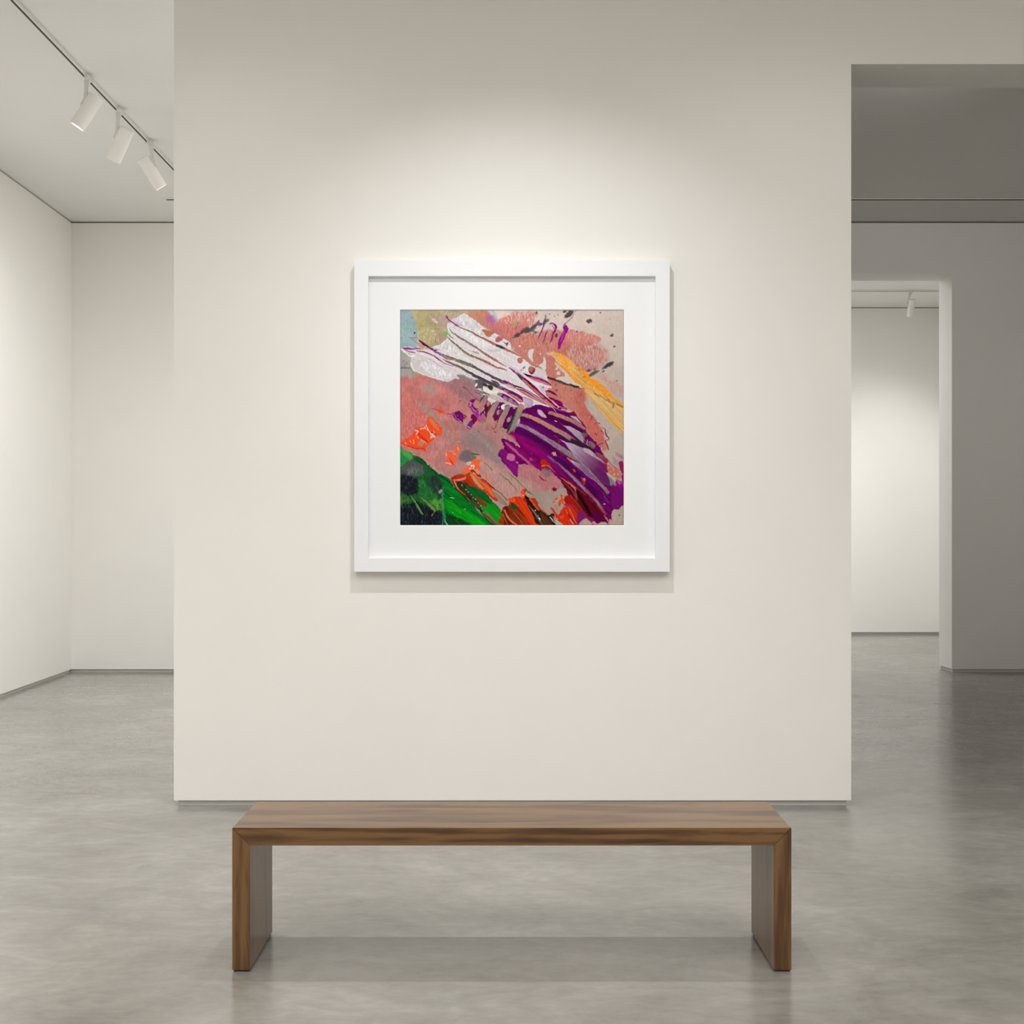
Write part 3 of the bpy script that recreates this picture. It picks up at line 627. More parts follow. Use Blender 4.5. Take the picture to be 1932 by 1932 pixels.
    P('b', [(500,1520),(640,1520),(780,1610),(750,1740),(700,1850),(620,1800),(540,1680)], (200,178,202), e=.4, s=.6, g=((168,150,178), 560,1560,720,1800)); S('b', [(600,1530,6),(740,1590,5)], (120,104,124), e=.3, s=.6); S('b', [(540,1510,18),(580,1530,10)], (170,130,160), e=.6, s=1)
    # ---------------- right lower lobes of purple by the pink
    P('b', [(1100,1340),(1200,1330),(1330,1390),(1420,1490),(1520,1520),(1440,1500),(1300,1440),(1200,1400),(1150,1480),(1110,1420)], (118,0,72), e=.4, s=.5)
    P('b', [(1110,1360),(1200,1390),(1330,1470),(1450,1560),(1330,1560),(1180,1500),(1120,1430)], (186,116,104), e=.5, s=.8, t=('f',.07))
    P('b', [(1180,1490),(1330,1560),(1500,1620),(1560,1740),(1650,1800),(1640,1840),(1450,1760),(1330,1640),(1200,1550)], (124,0,84), e=.5, s=.6)
    S('b', [(1430,1770,8),(1400,1800,6)], (220,180,214), e=.3, s=.4)
    # ---------------- the broad purple sweep
    P('G', [(1050,880),(1090,850),(1190,822),(1290,842),(1350,858),(1430,880),(1500,920),(1580,1000),(1600,1060),(1700,1170),(1760,1320),(1790,1440),(1850,1520),(1910,1530),(1910,1680),(1830,1710),(1800,1810),(1740,1830),(1680,1790),(1600,1830),(1520,1740),(1460,1600),(1400,1500),(1320,1410),(1220,1350),(1210,1400),(1140,1380),(1080,1330),(1010,1330),(1010,1430),(930,1350),(870,1280),(850,1230),(900,1200),(880,1110),(920,1110),(1000,1160),(1030,1170),(980,1060),(1020,1000)], (96,0,88), e=1.0, s=.5, t=[('d35',.16),('c',.06)])
    P('G', [(980,1060),(1050,1060),(1200,1160),(1320,1270),(1260,1290),(1120,1220),(1010,1130)], (146,0,110), e=1, s=4, a=.8, t=('d35',.08))
    P('G', [(900,1130),(1000,1170),(1130,1240),(1210,1320),(1200,1390),(1100,1320),(960,1240)], (134,0,100), e=1, s=1.5, t=('d35',.08))
    P('G', [(860,1230),(900,1200),(1000,1280),(1020,1330),(1000,1420),(930,1350)], (130,10,120), e=1, s=1.5, t=('d35',.08))
    S('G', [(915,1140,8),(980,1200,10),(1060,1270,9),(1150,1350,10),(1210,1400,14)], (178,92,136), e=.5, s=1.2); P('G', [(915,1260),(950,1235),(990,1255),(980,1290),(930,1285)], (190,110,150), e=.8, s=.8)
    dots('G', [(1130,1280,22,14,30),(1010,1308,16,9,20)], (196,110,146), e=.8, s=.7)
    P('G', [(1020,1350),(1100,1320),(1230,1390),(1330,1420),(1400,1500),(1300,1540),(1150,1470),(1030,1420)], (184,118,122), e=1.2, s=.9, t=('w',.07))
    P('G', [(1220,1350),(1270,1340),(1300,1380),(1290,1420),(1240,1430)], (134,106,112), e=1.2, s=1.5, a=.8, t=('f',.1))
    S('G', [(1195,1420,3),(1220,1450,5),(1255,1465,2)], (130,20,80), e=.4, s=.5)
    dots('d', [(95,935,56,40,10)], (136,0,60), e=1, s=.6); dots('d', [(370,885,34,9,0)], (90,30,100), e=.5, s=.6)
    # dark purple bands and pale canvas tracks along the sweep
    def band(q, pts, c, al=1.0, s=.8, e=.4, t=('f',.06), g=None): S(q, pts, c, e=e, s=s, a=al, t=t, g=g)
    band(4, [(180,60,55),(420,150,60),(700,290,65),(950,430,60),(1080,500,50)], (74,0,74), .8, 3, t=('d28',.15))
    band(4, [(560,20,40),(820,120,45),(1060,260,40),(1180,330,26)], (70,0,56), .8, 2.5, t=('d28',.12))
    band(4, [(60,260,60),(350,400,70),(620,600,70),(900,830,70),(1200,1100,80),(1500,1400,80)], (78,0,84), .7, 4, t=('d35',.18))
    band(4, [(0,330,30),(250,470,46),(480,640,50),(700,850,46),(900,1050,30)], (142,0,104), .75, 3.5, t=('d35',.1))
    band(4, [(200,600,40),(420,780,60),(600,900,30)], (112,0,84), .6, 3)
    tk = lambda l: [(x, y, r*.86) for x, y, r in l]
    S(4, tk([(150,10,30),(330,60,36),(600,200,44),(850,330,48),(1000,420,40),(1060,450,26)]), (184,132,118), e=.6, s=.7, t=[('f',.10),('v',.06)], g=((150,120,112), 500,150,1000,420))
    S(4, [(1010,440,30),(1080,490,38),(1180,540,28),(1300,610,14)], (48,30,40), e=.6, s=1.1)
    S(4, tk([(640,-10,34),(800,40,36),(980,110,38),(1120,190,36),(1210,250,24)]), (176,120,116), e=.5, s=.8, t=[('f',.08),('v',.06)], g=((150,110,108), 800,60,1200,240))
    S(4, tk([(120,185,28),(260,240,36),(450,350,40),(650,470,44),(850,600,50),(1000,700,52),(1110,770,40),(1190,850,26),(1300,960,26),(1400,1080,26),(1500,1190,32),(1600,1310,34)]), (154,134,152), e=.4, s=.8, t=[('f',.09),('v',.06)], g=((132,114,122), 500,380,1000,700))
    S(4, tk([(620,720,10),(760,830,22),(900,950,28),(1050,1090,30),(1200,1240,30),(1330,1370,26),(1430,1480,26),(1540,1640,20)]), (148,120,134), e=.4, s=1.0, t=[('f',.08)])
    S(4, [(610,710,16),(700,790,26),(800,880,20)], (120,92,148), e=.5, s=1.8, a=.8)
    S(4, [(1240,1270,16),(1310,1340,18),(1390,1430,12)], (180,80,70), e=.7, s=.8); S(4, [(1440,1540,12),(1530,1620,14),(1560,1670,12)], (150,60,52), e=.7, s=.8)
    band(4, [(200,330,20),(420,440,26),(640,560,24),(800,680,16)], (62,0,66), .75, 2.5)
    band(4, [(300,180,20),(560,300,26),(800,430,20)], (92,0,110), .5, 3)
    band(4, [(700,720,20),(900,860,26),(1150,1060,30),(1400,1330,26)], (60,0,70), .75, 3)
    band(4, [(1000,820,20),(1200,1010,26),(1400,1230,30),(1520,1420,20)], (104,0,96), .5, 3)
    band(4, [(720,820,16),(900,1000,20),(1080,1200,22),(1250,1400,20),(1420,1600,16)], (86,0,70), .7, 2)
    for k in range(150):
        u = rng.uniform(0,1); x = 100+u*1300; y = 250+u*1050+rng.uniform(-230,260)
        if x > 1500 or (y-1.0*x > 260): continue
        S(4, [(x,y,rng.uniform(1.5,5)),(x+rng.uniform(50,140),y+rng.uniform(36,120),1)], [(150,20,120),(60,0,56),(120,0,100),(84,20,120)][rng.randint(4)], e=.6, s=.9, a=rng.uniform(.25,.6))
    # white blades
    P('c', [(220,525),(330,590),(480,610),(640,690),(760,760),(800,790),(850,900),(850,1000),(900,1060),(930,960),(955,970),(950,1080),(1030,1170),(860,1070),(700,930),(500,750),(350,620)], (186,164,186), e=.3, s=.5, g=((150,136,154), 400,620,800,1020))
    P('c', [(230,960),(300,975),(420,1030),(560,1060),(840,1180),(860,1160),(900,1190),(1010,1240),(1130,1330),(1210,1380),(1400,1560),(1450,1700),(1480,1900),(1500,2050),(1530,2150),(1400,2120),(1200,1950),(1050,1780),(850,1600),(720,1460),(600,1400),(560,1330),(480,1220),(380,1080)], (174,154,178), e=.5, s=.6, t=('d45',.05), g=((106,40,96), 560,1150,1180,1750))
    P('c', [(860,1170),(1010,1220),(1130,1310),(1160,1370),(1400,1580),(1300,1520),(1100,1400),(920,1310),(840,1230)], (188,168,174), e=.4, s=.8, a=.9)
    S('c', [(1120,1340,20),(1150,1380,18)], (150,140,138), e=.5, s=.6)
    P('c', [(1230,1540),(1330,1580),(1440,1700),(1440,1790),(1360,1720)], (126,14,98), e=.6, s=1.5, a=.9)
    P('c', [(1150,1750),(1300,1700),(1480,1900),(1520,2100),(1350,2050)], (96,26,88), e=.6, s=4, a=.7, t=('d45',.08))
    P('c', [(400,1420),(470,1460),(560,1500),(700,1560),(830,1640),(900,1700),(1000,1830),(1200,2010),(1300,2100),(1180,2050),(980,1900),(800,1770),(640,1640),(500,1530)], (182,160,178), e=.4, s=.5, g=((126,90,130), 540,1560,800,1760))
    S('c', [(570,1340,5),(650,1430,7),(760,1520,6),(850,1630,6),(960,1700,6),(1050,1830,6)], (186,160,182), e=.6, s=.5); S('c', [(660,1480,20),(760,1560,22),(820,1620,14)], (124,108,114), e=.5, s=.7, t=('f',.08)); S('c', [(880,1650,16),(930,1710,32),(970,1740,14)], (126,110,118), e=.4, s=.6)
    S('d', [(500,220,8),(650,320,7),(800,440,8),(950,590,9),(1120,700,9),(1240,800,6),(1330,890,3)], (184,134,172), e=.3, s=.45)
    S('d', [(560,290,6),(800,470,10),(950,560,6)], (140,84,140), e=.4, s=1, a=.7)
    dots('c', [(120,475,42,12,22)], (222,196,222), e=.4, s=.4); S('c', [(75,850,3),(150,895,3)], (190,140,180), e=.2, s=.4)
    P(4, [(440,0),(520,0),(570,50),(580,75),(500,50)], (194,172,194), e=.3, s=.5); P(2, [(430,1740),(480,1740),(540,1800),(580,1870),(500,1850),(440,1800)], (194,172,194), e=.3, s=.5)
    P('c', [(490,340),(620,350),(720,430),(840,575),(760,530),(600,420)], (190,166,174), e=.3, s=.5)
    S('c', [(190,95,5),(300,120,5),(440,190,4)], (214,178,204), e=.3, s=.45); S('c', [(70,0,5),(190,95,6),(160,140,5)], (214,178,204), e=.3, s=.45); S('c', [(0,90,7),(80,180,8),(130,240,4)], (220,190,206), e=.3, s=.5); S('c', [(140,160,10),(280,200,14),(420,250,6)], (168,80,150), e=.4, s=1); S('c', [(390,215,5),(440,240,8),(540,250,4)], (204,150,190), e=.3, s=.5)
    P('c', [(560,230),(590,220),(650,300),(680,360),(820,520),(900,620),(890,635),(840,600),(650,360),(520,330),(420,270)], (120,0,72), e=.4, s=.5)
    # grey shaded notches and the ragged right edge
    P('c', [(800,780),(940,800),(930,860),(870,900),(900,1010),(850,980),(840,900)], (104,84,80), e=.7, s=1); P('c', [(960,1010),(1050,1000),(1150,1100),(1150,1160),(1080,1190),(980,1130)], (132,112,104), e=.5, s=.8, g=((90,74,72), 1080,1050,970,1130))
    S('c', [(900,940,9),(940,920,9),(955,960,8)], (90,0,50), e=.3, s=.5); S('c', [(1150,1120,8),(1140,1180,8),(1050,1190,6)], (120,50,110), e=.3, s=.5)
    S('c', [(850,1050,12),(1000,1180,22),(1100,1250,18),(1160,1310,14),(1200,1390,8)], (52,0,44), e=.5, s=.6)
    S('c', [(1140,1080,9),(1240,1090,12),(1290,1060,13),(1350,1060,10)], (146,20,50), e=.5, s=.5); P('c', [(1140,780),(1170,800),(1190,860),(1170,850)], (150,20,44), e=.3, s=.5); dots('c', [(980,330,14,16,0),(1150,940,12,14,0)], (170,40,50), e=.4, s=.7, a=.8)
    S('c', [(1140,545,12),(1170,510,9),(1210,515,7),(1260,535,12)], (136,40,110), e=.4, s=.5); S('c', [(1185,500,4),(1170,440,3),(1120,390,4),(1050,360,6)], (160,70,130), e=.4, s=.5); S('c', [(1045,350,7),(1050,440,6)], (150,40,70), e=.4, s=.5)
    S('c', [(1330,640,5),(1400,690,10),(1400,770,16),(1450,860,16),(1500,910,10),(1490,960,8),(1420,970,10),(1410,1010,14),(1460,1100,13),(1500,1220,12)], (132,20,96), e=.6, s=.5); S('c', [(1310,730,8),(1360,800,6)], (130,40,100), e=.4, s=.5)
    P('c', [(1340,1060),(1410,1040),(1450,1130),(1420,1250),(1310,1240),(1350,1140)], (206,104,84), e=1, s=.7, hole=('w',-.5,.6)); P('c', [(1260,1110),(1330,1110),(1320,1170),(1270,1150)], (160,110,150), e=.8, s=1.2, a=.8)
    P('c', [(1150,1280),(1270,1320),(1400,1400),(1480,1500),(1440,1580),(1340,1500),(1220,1390)], (142,76,92), e=.5, s=1.2, g=((140,40,66), 1200,1320,1440,1560))
    S('c', [(1450,1440,4),(1560,1600,5),(1680,1700,9),(1800,1770,3)], (140,30,66), e=.4, s=.5); S('c', [(1200,1400,6),(1300,1480,8),(1420,1600,4)], (190,150,170), e=.4, s=.8)
    P('c', [(1450,1530),(1500,1570),(1600,1700),(1760,1780),(1830,1950),(1700,1960),(1560,1880),(1450,1700)], (202,96,76), e=1.6, s=1, hole=('f',-.4,.7))
    for (x, y, r) in ((1480,1590,26),(1620,1750,26),(1640,1860,30),(1740,1850,24),(1500,1700,20),(1560,1790,16)): dots('c', [(x,y,r*.55,r*1.3,-25)], (206,176,160), e=.8, s=.8)
    P('c', [(1700,1300),(1860,1380),(1880,1450),(1800,1440),(1740,1380)], (146,90,130), e=1.5, s=3, a=.75); P('c', [(1600,1430),(1720,1480),(1780,1600),(1780,1680),(1700,1620)], (160,116,140), e=1.5, s=3.5, a=.7)
    P('c', [(1760,1570),(1880,1545),(1890,2100),(1850,2060),(1820,1800)], (150,20,80), e=.7, s=.7, g=((140,0,110), 1830,1700,1860,2050)); S('c', [(1790,1800,6),(1850,1870,10),(1850,1830,3)], (206,150,170), e=.4, s=.6)
    P('d', [(1450,530),(1520,600),(1600,700),(1650,770),(1700,850),(1640,880),(1540,850),(1510,700)], (122,124,122), e=.5, s=.6); P('d', [(1450,500),(1640,640),(1720,830),(1650,760),(1600,680),(1480,590)], (182,168,156), e=.5, s=.7)
    P('d', [(1680,700),(1880,820),(1880,1330),(1820,1370),(1700,1470),(1610,1450),(1560,1200),(1560,850),(1700,850)], (112,10,104), e=.8, s=1.2, t=('d55',.07)); P('d', [(1690,720),(1860,820),(1870,900),(1800,900),(1700,830)], (150,4,134), e=.8, s=2); P('d', [(1680,680),(1780,720),(1840,800),(1760,790)], (180,100,160), e=.6, s=1.5, a=.9)
    # orange-red specks in the purple
    for q, p, c in (('d',[(550,410),(620,430),(650,490),(600,500)],(206,56,20)), ('c',[(400,1420),(450,1440),(520,1500),(480,1520),(440,1480)],(232,90,60)), ('c',[(170,900),(210,940),(235,1040),(190,1000)],(150,30,24)), ('d',[(770,600),(830,650),(900,690),(860,830),(830,800)],(170,46,30)), ('d',[(900,950),(960,980),(1020,1060),(980,1050)],(180,80,50)), ('d',[(1100,1150),(1150,1190),(1160,1230)],(200,70,50)), ('c',[(200,1250),(270,1310),(310,1390),(250,1340)],(130,20,26))):
        P(q, p, c, e=.6, s=.6)
    P('d', [(20,-10),(110,-20),(150,100),(100,60),(60,90),(10,30)], (214,150,120), e=.9, s=.6); dots('d', [(870,680,30,34,0)], (190,130,116), e=1, s=1)
    dots('d', [(1390,1320,30,20,0)], (210,170,206), e=.5, s=.6); dots('d', [(1250,1680,30,24,30)], (150,80,120), e=1, s=1, a=.8); S('d', [(1360,1060,8),(1420,1180,14),(1500,1290,6)], (126,70,130), e=.4, s=1.2, a=.85)
    # ---------------- dark red and orange under the sweep
    P(4, [(480,790),(540,760),(620,830),(700,940),(720,990),(660,920),(580,870),(540,920),(500,900)], (176,40,14), e=.8, s=.7); S(4, [(500,870,10),(570,860,8),(650,900,6),(720,980,3)], (230,110,60), e=.5, s=.5)
    P('d', [(220,600),(330,640),(520,820),(700,930),(900,1090),(1080,1230),(1240,1420),(1380,1600),(1400,1760),(1250,1840),(1080,1800),(960,1740),(900,1620),(700,1420),(520,1180),(440,1050),(380,900),(260,760)], (92,4,24), e=.8, s=.8, t=('d55',.16))
    P('d', [(500,1080),(640,1240),(820,1480),(960,1700),(900,1740),(760,1600),(600,1380),(460,1150)], (120,10,28), e=.6, s=2, a=.9)
    P('d', [(900,1650),(1100,1700),(1160,1850),(1040,1850)], (140,16,84), e=.8, s=1.5); P('d', [(1080,1550),(1380,1620),(1400,1740),(1240,1840),(1120,1760)], (88,0,64), e=.8, s=2.5)
    S('d', [(620,930,18),(740,1120,34),(870,1330,38),(980,1520,34),(1060,1650,20)], (26,0,4), e=.4, s=1.6)
    P('d', [(420,700),(620,860),(700,930),(640,920),(540,860)], (196,50,16), e=.5, s=.8); S('d', [(240,630,8),(340,700,12),(480,800,18),(600,900,22),(640,960,14)], (206,126,104), e=.5, s=.8); S('d', [(320,740,6),(480,900,12),(600,1060,20),(660,1200,10)], (140,70,80), e=.5, s=1.4); S('d', [(600,920,8),(650,1060,10),(680,1220,5)], (190,100,80), e=.4, s=.8); S('d', [(700,940,4),(820,1020,7),(900,1100,3)], (200,70,40), e=.3, s=.6)
    S('d', [(500,1090,5),(560,1190,8),(620,1250,4)], (196,130,110), e=.5, s=.6); S('d', [(1000,1200,6),(1070,1260,8)], (150,80,80), e=.6, s=.8)
    P('d', [(420,980),(480,1010),(500,1100),(420,1050)], (110,0,50), e=.5, s=.6)
    # ---------------- green field, lower left
    P('G', [(0,1170),(40,1200),(120,1240),(160,1260),(250,1330),(350,1400),(450,1470),(620,1640),(720,1760),(900,1834),(0,1840)], (24,84,40), e=1.6, s=.8, t=[('w',.10),('c',.12)])
    P('G', [(340,1440),(420,1470),(520,1560),(640,1680),(760,1800),(780,1840),(380,1840),(370,1640),(380,1540)], (0,112,30), e=1, s=1, t=[('d35',.12),('w',.03)])
    P('G', [(390,1640),(470,1640),(600,1720),(760,1840),(640,1840),(480,1760)], (6,156,20), e=1, s=4, t=[('d35',.12)]); P('G', [(380,1740),(480,1760),(620,1840),(380,1840)], (10,62,24), e=1, s=2.5, t=('d35',.15))
    P('G', [(480,1500),(560,1480),(700,1580),(800,1640),(870,1720),(900,1834),(800,1834),(700,1720),(560,1600)], (18,96,30), e=1, s=1, t=[('d45',.14),('w',.04)]); P('G', [(700,1640),(790,1640),(870,1730),(890,1834),(800,1834)], (8,146,22), e=1, s=3, t=('d45',.12))
    P('G', [(0,1180),(60,1200),(120,1240),(100,1300),(60,1330),(0,1330)], (34,140,70), e=2, s=1.5, t=[('w',.12),('f',.08)]); P('G', [(10,1190),(100,1230),(140,1270),(90,1270)], (96,170,80), e=1.5, s=2, a=.7)
    P('G', [(40,1330),(110,1280),(180,1310),(230,1380),(190,1420),(100,1440),(20,1420)], (84,88,92), e=2, s=2, t=[('w',.14),('c',.1)]); P('G', [(80,1370),(150,1350),(180,1400),(110,1420)], (112,118,120), e=2, s=3, a=.8, t=('w',.1))
    P('G', [(0,1400),(120,1430),(190,1480),(180,1560),(90,1590),(20,1560),(0,1540)], (22,26,36), e=2, s=1.5, t=[('w',.25)]); P('G', [(290,1430),(370,1460),(380,1560),(350,1590),(290,1540),(260,1480)], (36,52,50), e=2, s=2, t=[('w',.2)])
    P('G', [(200,1450),(300,1540),(380,1640),(370,1720),(240,1640),(170,1560)], (34,112,50), e=2.5, s=3, a=.9, t=[('w',.14)]); P('G', [(0,1560),(90,1600),(160,1680),(120,1740),(0,1700)], (62,120,48), e=2.5, s=4, a=.9, t=[('w',.14)])
    P('G', [(280,1640),(370,1620),(380,1740),(330,1720)], (92,164,56), e=2, s=3, a=.8, t=('w',.1))
    P('G', [(0,1700),(60,1650),(150,1640),(260,1680),(370,1720),(380,1760),(370,1840),(0,1840)], (18,24,34), e=2.5, s=2.5, t=[('w',.3)])
    for k in range(420):
        x, y = rng.uniform(0,370), rng.uniform(1330,1834)
        if y < 1250+x*.6: continue
        dark = (y > 1690) or (x < 170 and y < 1600 and y > 1400)
        c = [(14,20,30),(40,56,58),(86,96,104)][rng.randint(3)] if dark else [(20,60,40),(40,110,54),(84,150,70),(24,32,34)][rng.randint(4)]
        S('G', [(x,y,rng.uniform(1.5,4)),(x+rng.uniform(-4,8),y+rng.uniform(12,34),rng.uniform(1,3))], c, e=1.2, s=.9, a=rng.uniform(.3,.7))
    for k in range(130):
        x, y = rng.uniform(160,860), rng.uniform(1300,1834)
        if y < 1180+x*.78 or x < 380: continue
        S('G', [(x,y,rng.uniform(1,4)),(x+rng.uniform(40,90),y+rng.uniform(34,80),1)], [(4,60,22),(30,150,44),(10,100,34),(70,130,50)][rng.randint(4)], e=1, s=1.2, a=rng.uniform(.25,.6))
    S('G', [(110,1590,3),(160,1660,7),(200,1730,8),(215,1745,3)], (96,140,76), e=.4, s=.6); S('G', [(200,1600,3),(260,1660,9),(310,1710,10),(310,1730,4)], (112,140,74), e=.5, s=.7); S('G', [(150,1620,3),(230,1740,4)], (16,30,24), e=.4, s=.6)
    S('G', [(300,1740,3),(290,1755,5)], (170,110,80), e=.6, s=.5)
    S('G', [(385,1520,4),(378,1640,5),(386,1720,4),(378,1834,5)], (70,150,130), e=.6, s=.7, a=.85); S('G', [(400,1740,7),(400,1800,8),(410,1834,6)], (40,150,90), e=.8, s=1, a=.9); S('G', [(400,1790,2),(420,1834,3)], (170,214,216), e=.6, s=.5)
    P('G', [(345,1555),(370,1530),(380,1545),(360,1570)], (150,140,146), e=.6, s=.7)
    S('G', [(150,1250,3),(210,1290,7),(250,1330,6),(330,1400,7),(420,1460,8),(520,1550,7),(600,1640,4)], (4,66,30), e=.7, s=.6); S('G', [(330,1400,4),(420,1440,6),(470,1500,4)], (20,100,44), e=.8, s=.8)
    S('G', [(350,1500,3),(440,1600,4),(540,1700,4)], (0,50,20), e=.5, s=1, a=.6); S('G', [(445,1605,2),(475,1610,3)], (206,226,196), e=.2, s=.4)
    dots('G', [(268,1332,8,5,20),(285,1345,5,4,0)], (40,90,50), e=.5, s=.6)
    S('G', [(500,1395,2),(540,1400,3),(600,1400,2)], (90,150,60), e=.4, s=.6); S('G', [(625,1232,4),(650,1236,6),(690,1240,3)], (30,110,50), e=.4, s=.5)
    for pth in ([(730,1310,2),(770,1345,3),(800,1370,2)], [(860,1400,2),(920,1450,4),(960,1490,3),(1010,1550,2)], [(930,1390,2),(1000,1450,4),(1060,1510,3),(1110,1560,5),(1145,1580,3)]):
        S('G', pth, (46,116,50), e=.6, s=.5, hole=('f',-.5,.6))
    S('G', [(780,1560,2),(840,1580,3),(900,1640,4),(930,1680,3)], (40,110,40), e=.4, s=.5)
    # ---------------- orange-reds
    def orp(q, pts, c=org, **k): P(q, pts, c, e=.9, s=.5, t=[('f',.07)], **k)
    orp(3, [(95,490),(210,410),(290,350),(350,250),(450,215),(520,190),(530,100),(590,60),(630,65),(660,120),(740,190),(790,280),(750,360),(690,370),(640,440),(560,510),(500,590),(510,635),(420,600),(250,550)], (242,80,36))
    P(3, [(560,100),(610,90),(700,200),(740,280),(700,280),(610,180)], (206,128,96), e=.7, s=.8, a=.85); P(3, [(390,480),(440,450),(500,480),(460,540),(400,540)], (196,124,104), e=.6, s=.7)
    P(3, [(560,280),(650,330),(700,380),(640,340),(560,310)], (124,30,20), e=.5, s=.6); S(3, [(200,540,6),(350,580,8),(480,580,6),(510,630,4)], (190,40,20), e=.5, s=.6); S(3, [(380,320,16),(440,390,22),(530,470,18)], (224,46,14), e=.6, s=1.5)
    for pth in ([(340,290,12),(380,300,10),(350,350,7)], [(430,250,12),(480,240,8)], [(520,190,8),(540,250,9),(590,310,12)], [(600,330,14),(640,370,22),(660,400,12)], [(170,480,9),(180,500,6)], [(310,430,5),(320,490,6),(300,500,4)], [(250,440,4),(270,480,6)], [(370,380,5),(400,420,5)], [(640,290,5),(660,330,6)], [(490,220,10),(510,260,5)], [(420,440,4),(500,470,5),(520,510,4)], [(620,380,14),(590,420,6)]):
        S(3, pth, (250,208,204), e=.9, s=.5, a=.9)
    orp(1, [(705,1760),(735,1700),(790,1730),(800,1780),(740,1805)]); orp(1, [(870,1790),(895,1810),(880,1840),(862,1820)]); orp(3, [(1180,260),(1215,265),(1200,290),(1170,290)])
    orp(3, [(820,660),(860,630),(960,650),(1000,690),(1050,740),(1000,790),(985,860),(940,850),(860,860),(815,800),(860,790),(870,730)], (246,98,62)); orp(3, [(960,600),(1010,540),(1040,530),(1085,590),(1070,660),(1010,655)], (246,104,66)); S(3, [(900,740,6),(940,810,10),(975,850,8)], (208,52,30), e=.5, s=.8)
    for pth in ([(850,640,5),(850,690,6)], [(840,820,7),(900,830,8),(930,840,6)], [(960,660,6),(990,680,5)], [(1040,570,6),(1050,610,5)]): S(3, pth, (250,196,190), e=.6, s=.5)
    S(3, [(930,410,5),(970,390,8),(980,380,4)], (244,130,84), e=.6, s=.5); S(3, [(1000,480,4),(1070,460,7),(1080,480,4)], (240,130,90), e=.6, s=.5); dots(3, [(1205,580,26,24,30)], (230,120,80), e=.8, s=.6); dots(3, [(1205,585,12,10,0)], (190,120,100), e=.4, s=.6); dots(3, [(600,620,14,12,0),(550,603,10,6,0),(1080,950,10,8,0)], (240,110,70), e=.4, s=.6)
    P(3, [(1180,810),(1270,790),(1290,830),(1200,860)], (206,184,172), e=.8, s=1)
    orp(3, [(1130,930),(1200,890),(1260,860),(1300,770),(1400,770),(1430,790),(1400,850),(1420,920),(1400,990),(1440,1070),(1380,1030),(1260,970),(1150,985)], (244,100,58)); P(3, [(1250,960),(1310,930),(1400,990),(1430,1060),(1330,1010)], (126,50,34), e=.6, s=.6); P(3, [(1310,930),(1390,930),(1400,1010),(1350,990)], (216,146,112), e=.5, s=.6)
    for pth in ([(1270,870,14),(1310,860,8),(1290,910,8)], [(1260,900,9),(1230,920,5)], [(1300,980,5),(1340,1020,5)]): S(3, pth, (250,220,216), e=.8, s=.5)
    # orange-brown fold
    P(3, [(920,1080),(960,1040),(1060,1010),(1180,1010),(1250,980),(1380,1060),(1480,1130),(1590,1210),(1620,1300),(1680,1400),(1700,1460),(1600,1400),(1500,1310),(1400,1260),(1250,1190),(1200,1200),(1200,1280),(1300,1400),(1400,1500),(1440,1620),(1340,1530),(1170,1370),(1040,1260),(960,1160)], (178,44,10), e=.7, s=.6, t=('d45',.12))
    P(3, [(1250,980),(1330,1010),(1440,1120),(1580,1210),(1610,1290),(1650,1400),(1560,1330),(1440,1230),(1340,1110)], (232,92,44), e=.6, s=1.2, t=('d45',.10)); P(3, [(1240,1010),(1300,1040),(1440,1200),(1470,1260),(1400,1230),(1300,1120)], (188,150,110), e=.6, s=1.2)
    P(3, [(1020,1150),(1080,1130),(1200,1170),(1190,1230),(1300,1400),(1420,1540),(1430,1640),(1300,1500),(1150,1320),(1050,1230)], (44,58,34), e=.8, s=.9, t=('d45',.25)); P(3, [(1200,1190),(1300,1210),(1450,1280),(1560,1380),(1640,1500),(1560,1490),(1440,1430),(1330,1360),(1250,1310)], (12,92,34), e=.6, s=.8, t=[('d45',.12),('w',.05)])
    P(3, [(1330,1370),(1440,1440),(1520,1500),(1500,1550),(1410,1490)], (138,48,24), e=.7, s=.9)
    S(3, [(980,1100,8),(1060,1100,16),(1150,1080,20),(1160,1050,10)], (216,130,110), e=.5, s=.8); S(3, [(975,1100,5),(1010,1180,6),(1060,1260,4),(1150,1340,3)], (240,190,170), e=.3, s=.5); S(3, [(1040,1250,9),(1160,1350,10),(1240,1440,8)], (190,66,30), e=.4, s=.6)
    S(3, [(1160,1360,6),(1280,1450,8),(1400,1560,10),(1450,1660,10),(1560,1780,12),(1620,1840,12)], (30,20,16), e=.6, s=.6); S(3, [(1270,1430,6),(1400,1560,8)], (150,120,80), e=.5, s=.8, a=.7)
    for (x, y) in ((1110,1190),(1180,1260),(1210,1300),(1270,1350),(1300,1400),(1340,1420),(1380,1490),(1430,1530),(1440,1580),(980,1210),(960,1640),(1160,1580)): dots(3, [(x,y,9,12,-30)], (170,220,190), e=.8, s=.5, a=.75)
    S(3, [(1430,1080,5),(1540,1150,9),(1620,1230,9),(1660,1260,6)], (76,24,16), e=.5, s=.6); S(3, [(1650,1260,4),(1760,1330,6),(1860,1440,8)], (40,106,40), e=.4, s=.6)
    P(3, [(1620,1290),(1700,1330),(1820,1460),(1840,1530),(1740,1470),(1660,1380)], (156,126,116), e=.7, s=1)
    P(3, [(1440,1640),(1560,1640),(1700,1800),(1720,1840),(1640,1840),(1520,1740)], (92,110,60), e=.7, s=1, t=('d45',.15)); S(3, [(1460,1660,6),(1560,1740,8),(1660,1840,6)], (96,34,20), e=.5, s=.7)
    S(3, [(1500,980,8),(1520,1060,14),(1530,1130,10)], (236,110,70), e=.7, s=.6); S(3, [(1620,1100,10),(1605,1160,8)], (236,110,70), e=.7, s=.6)
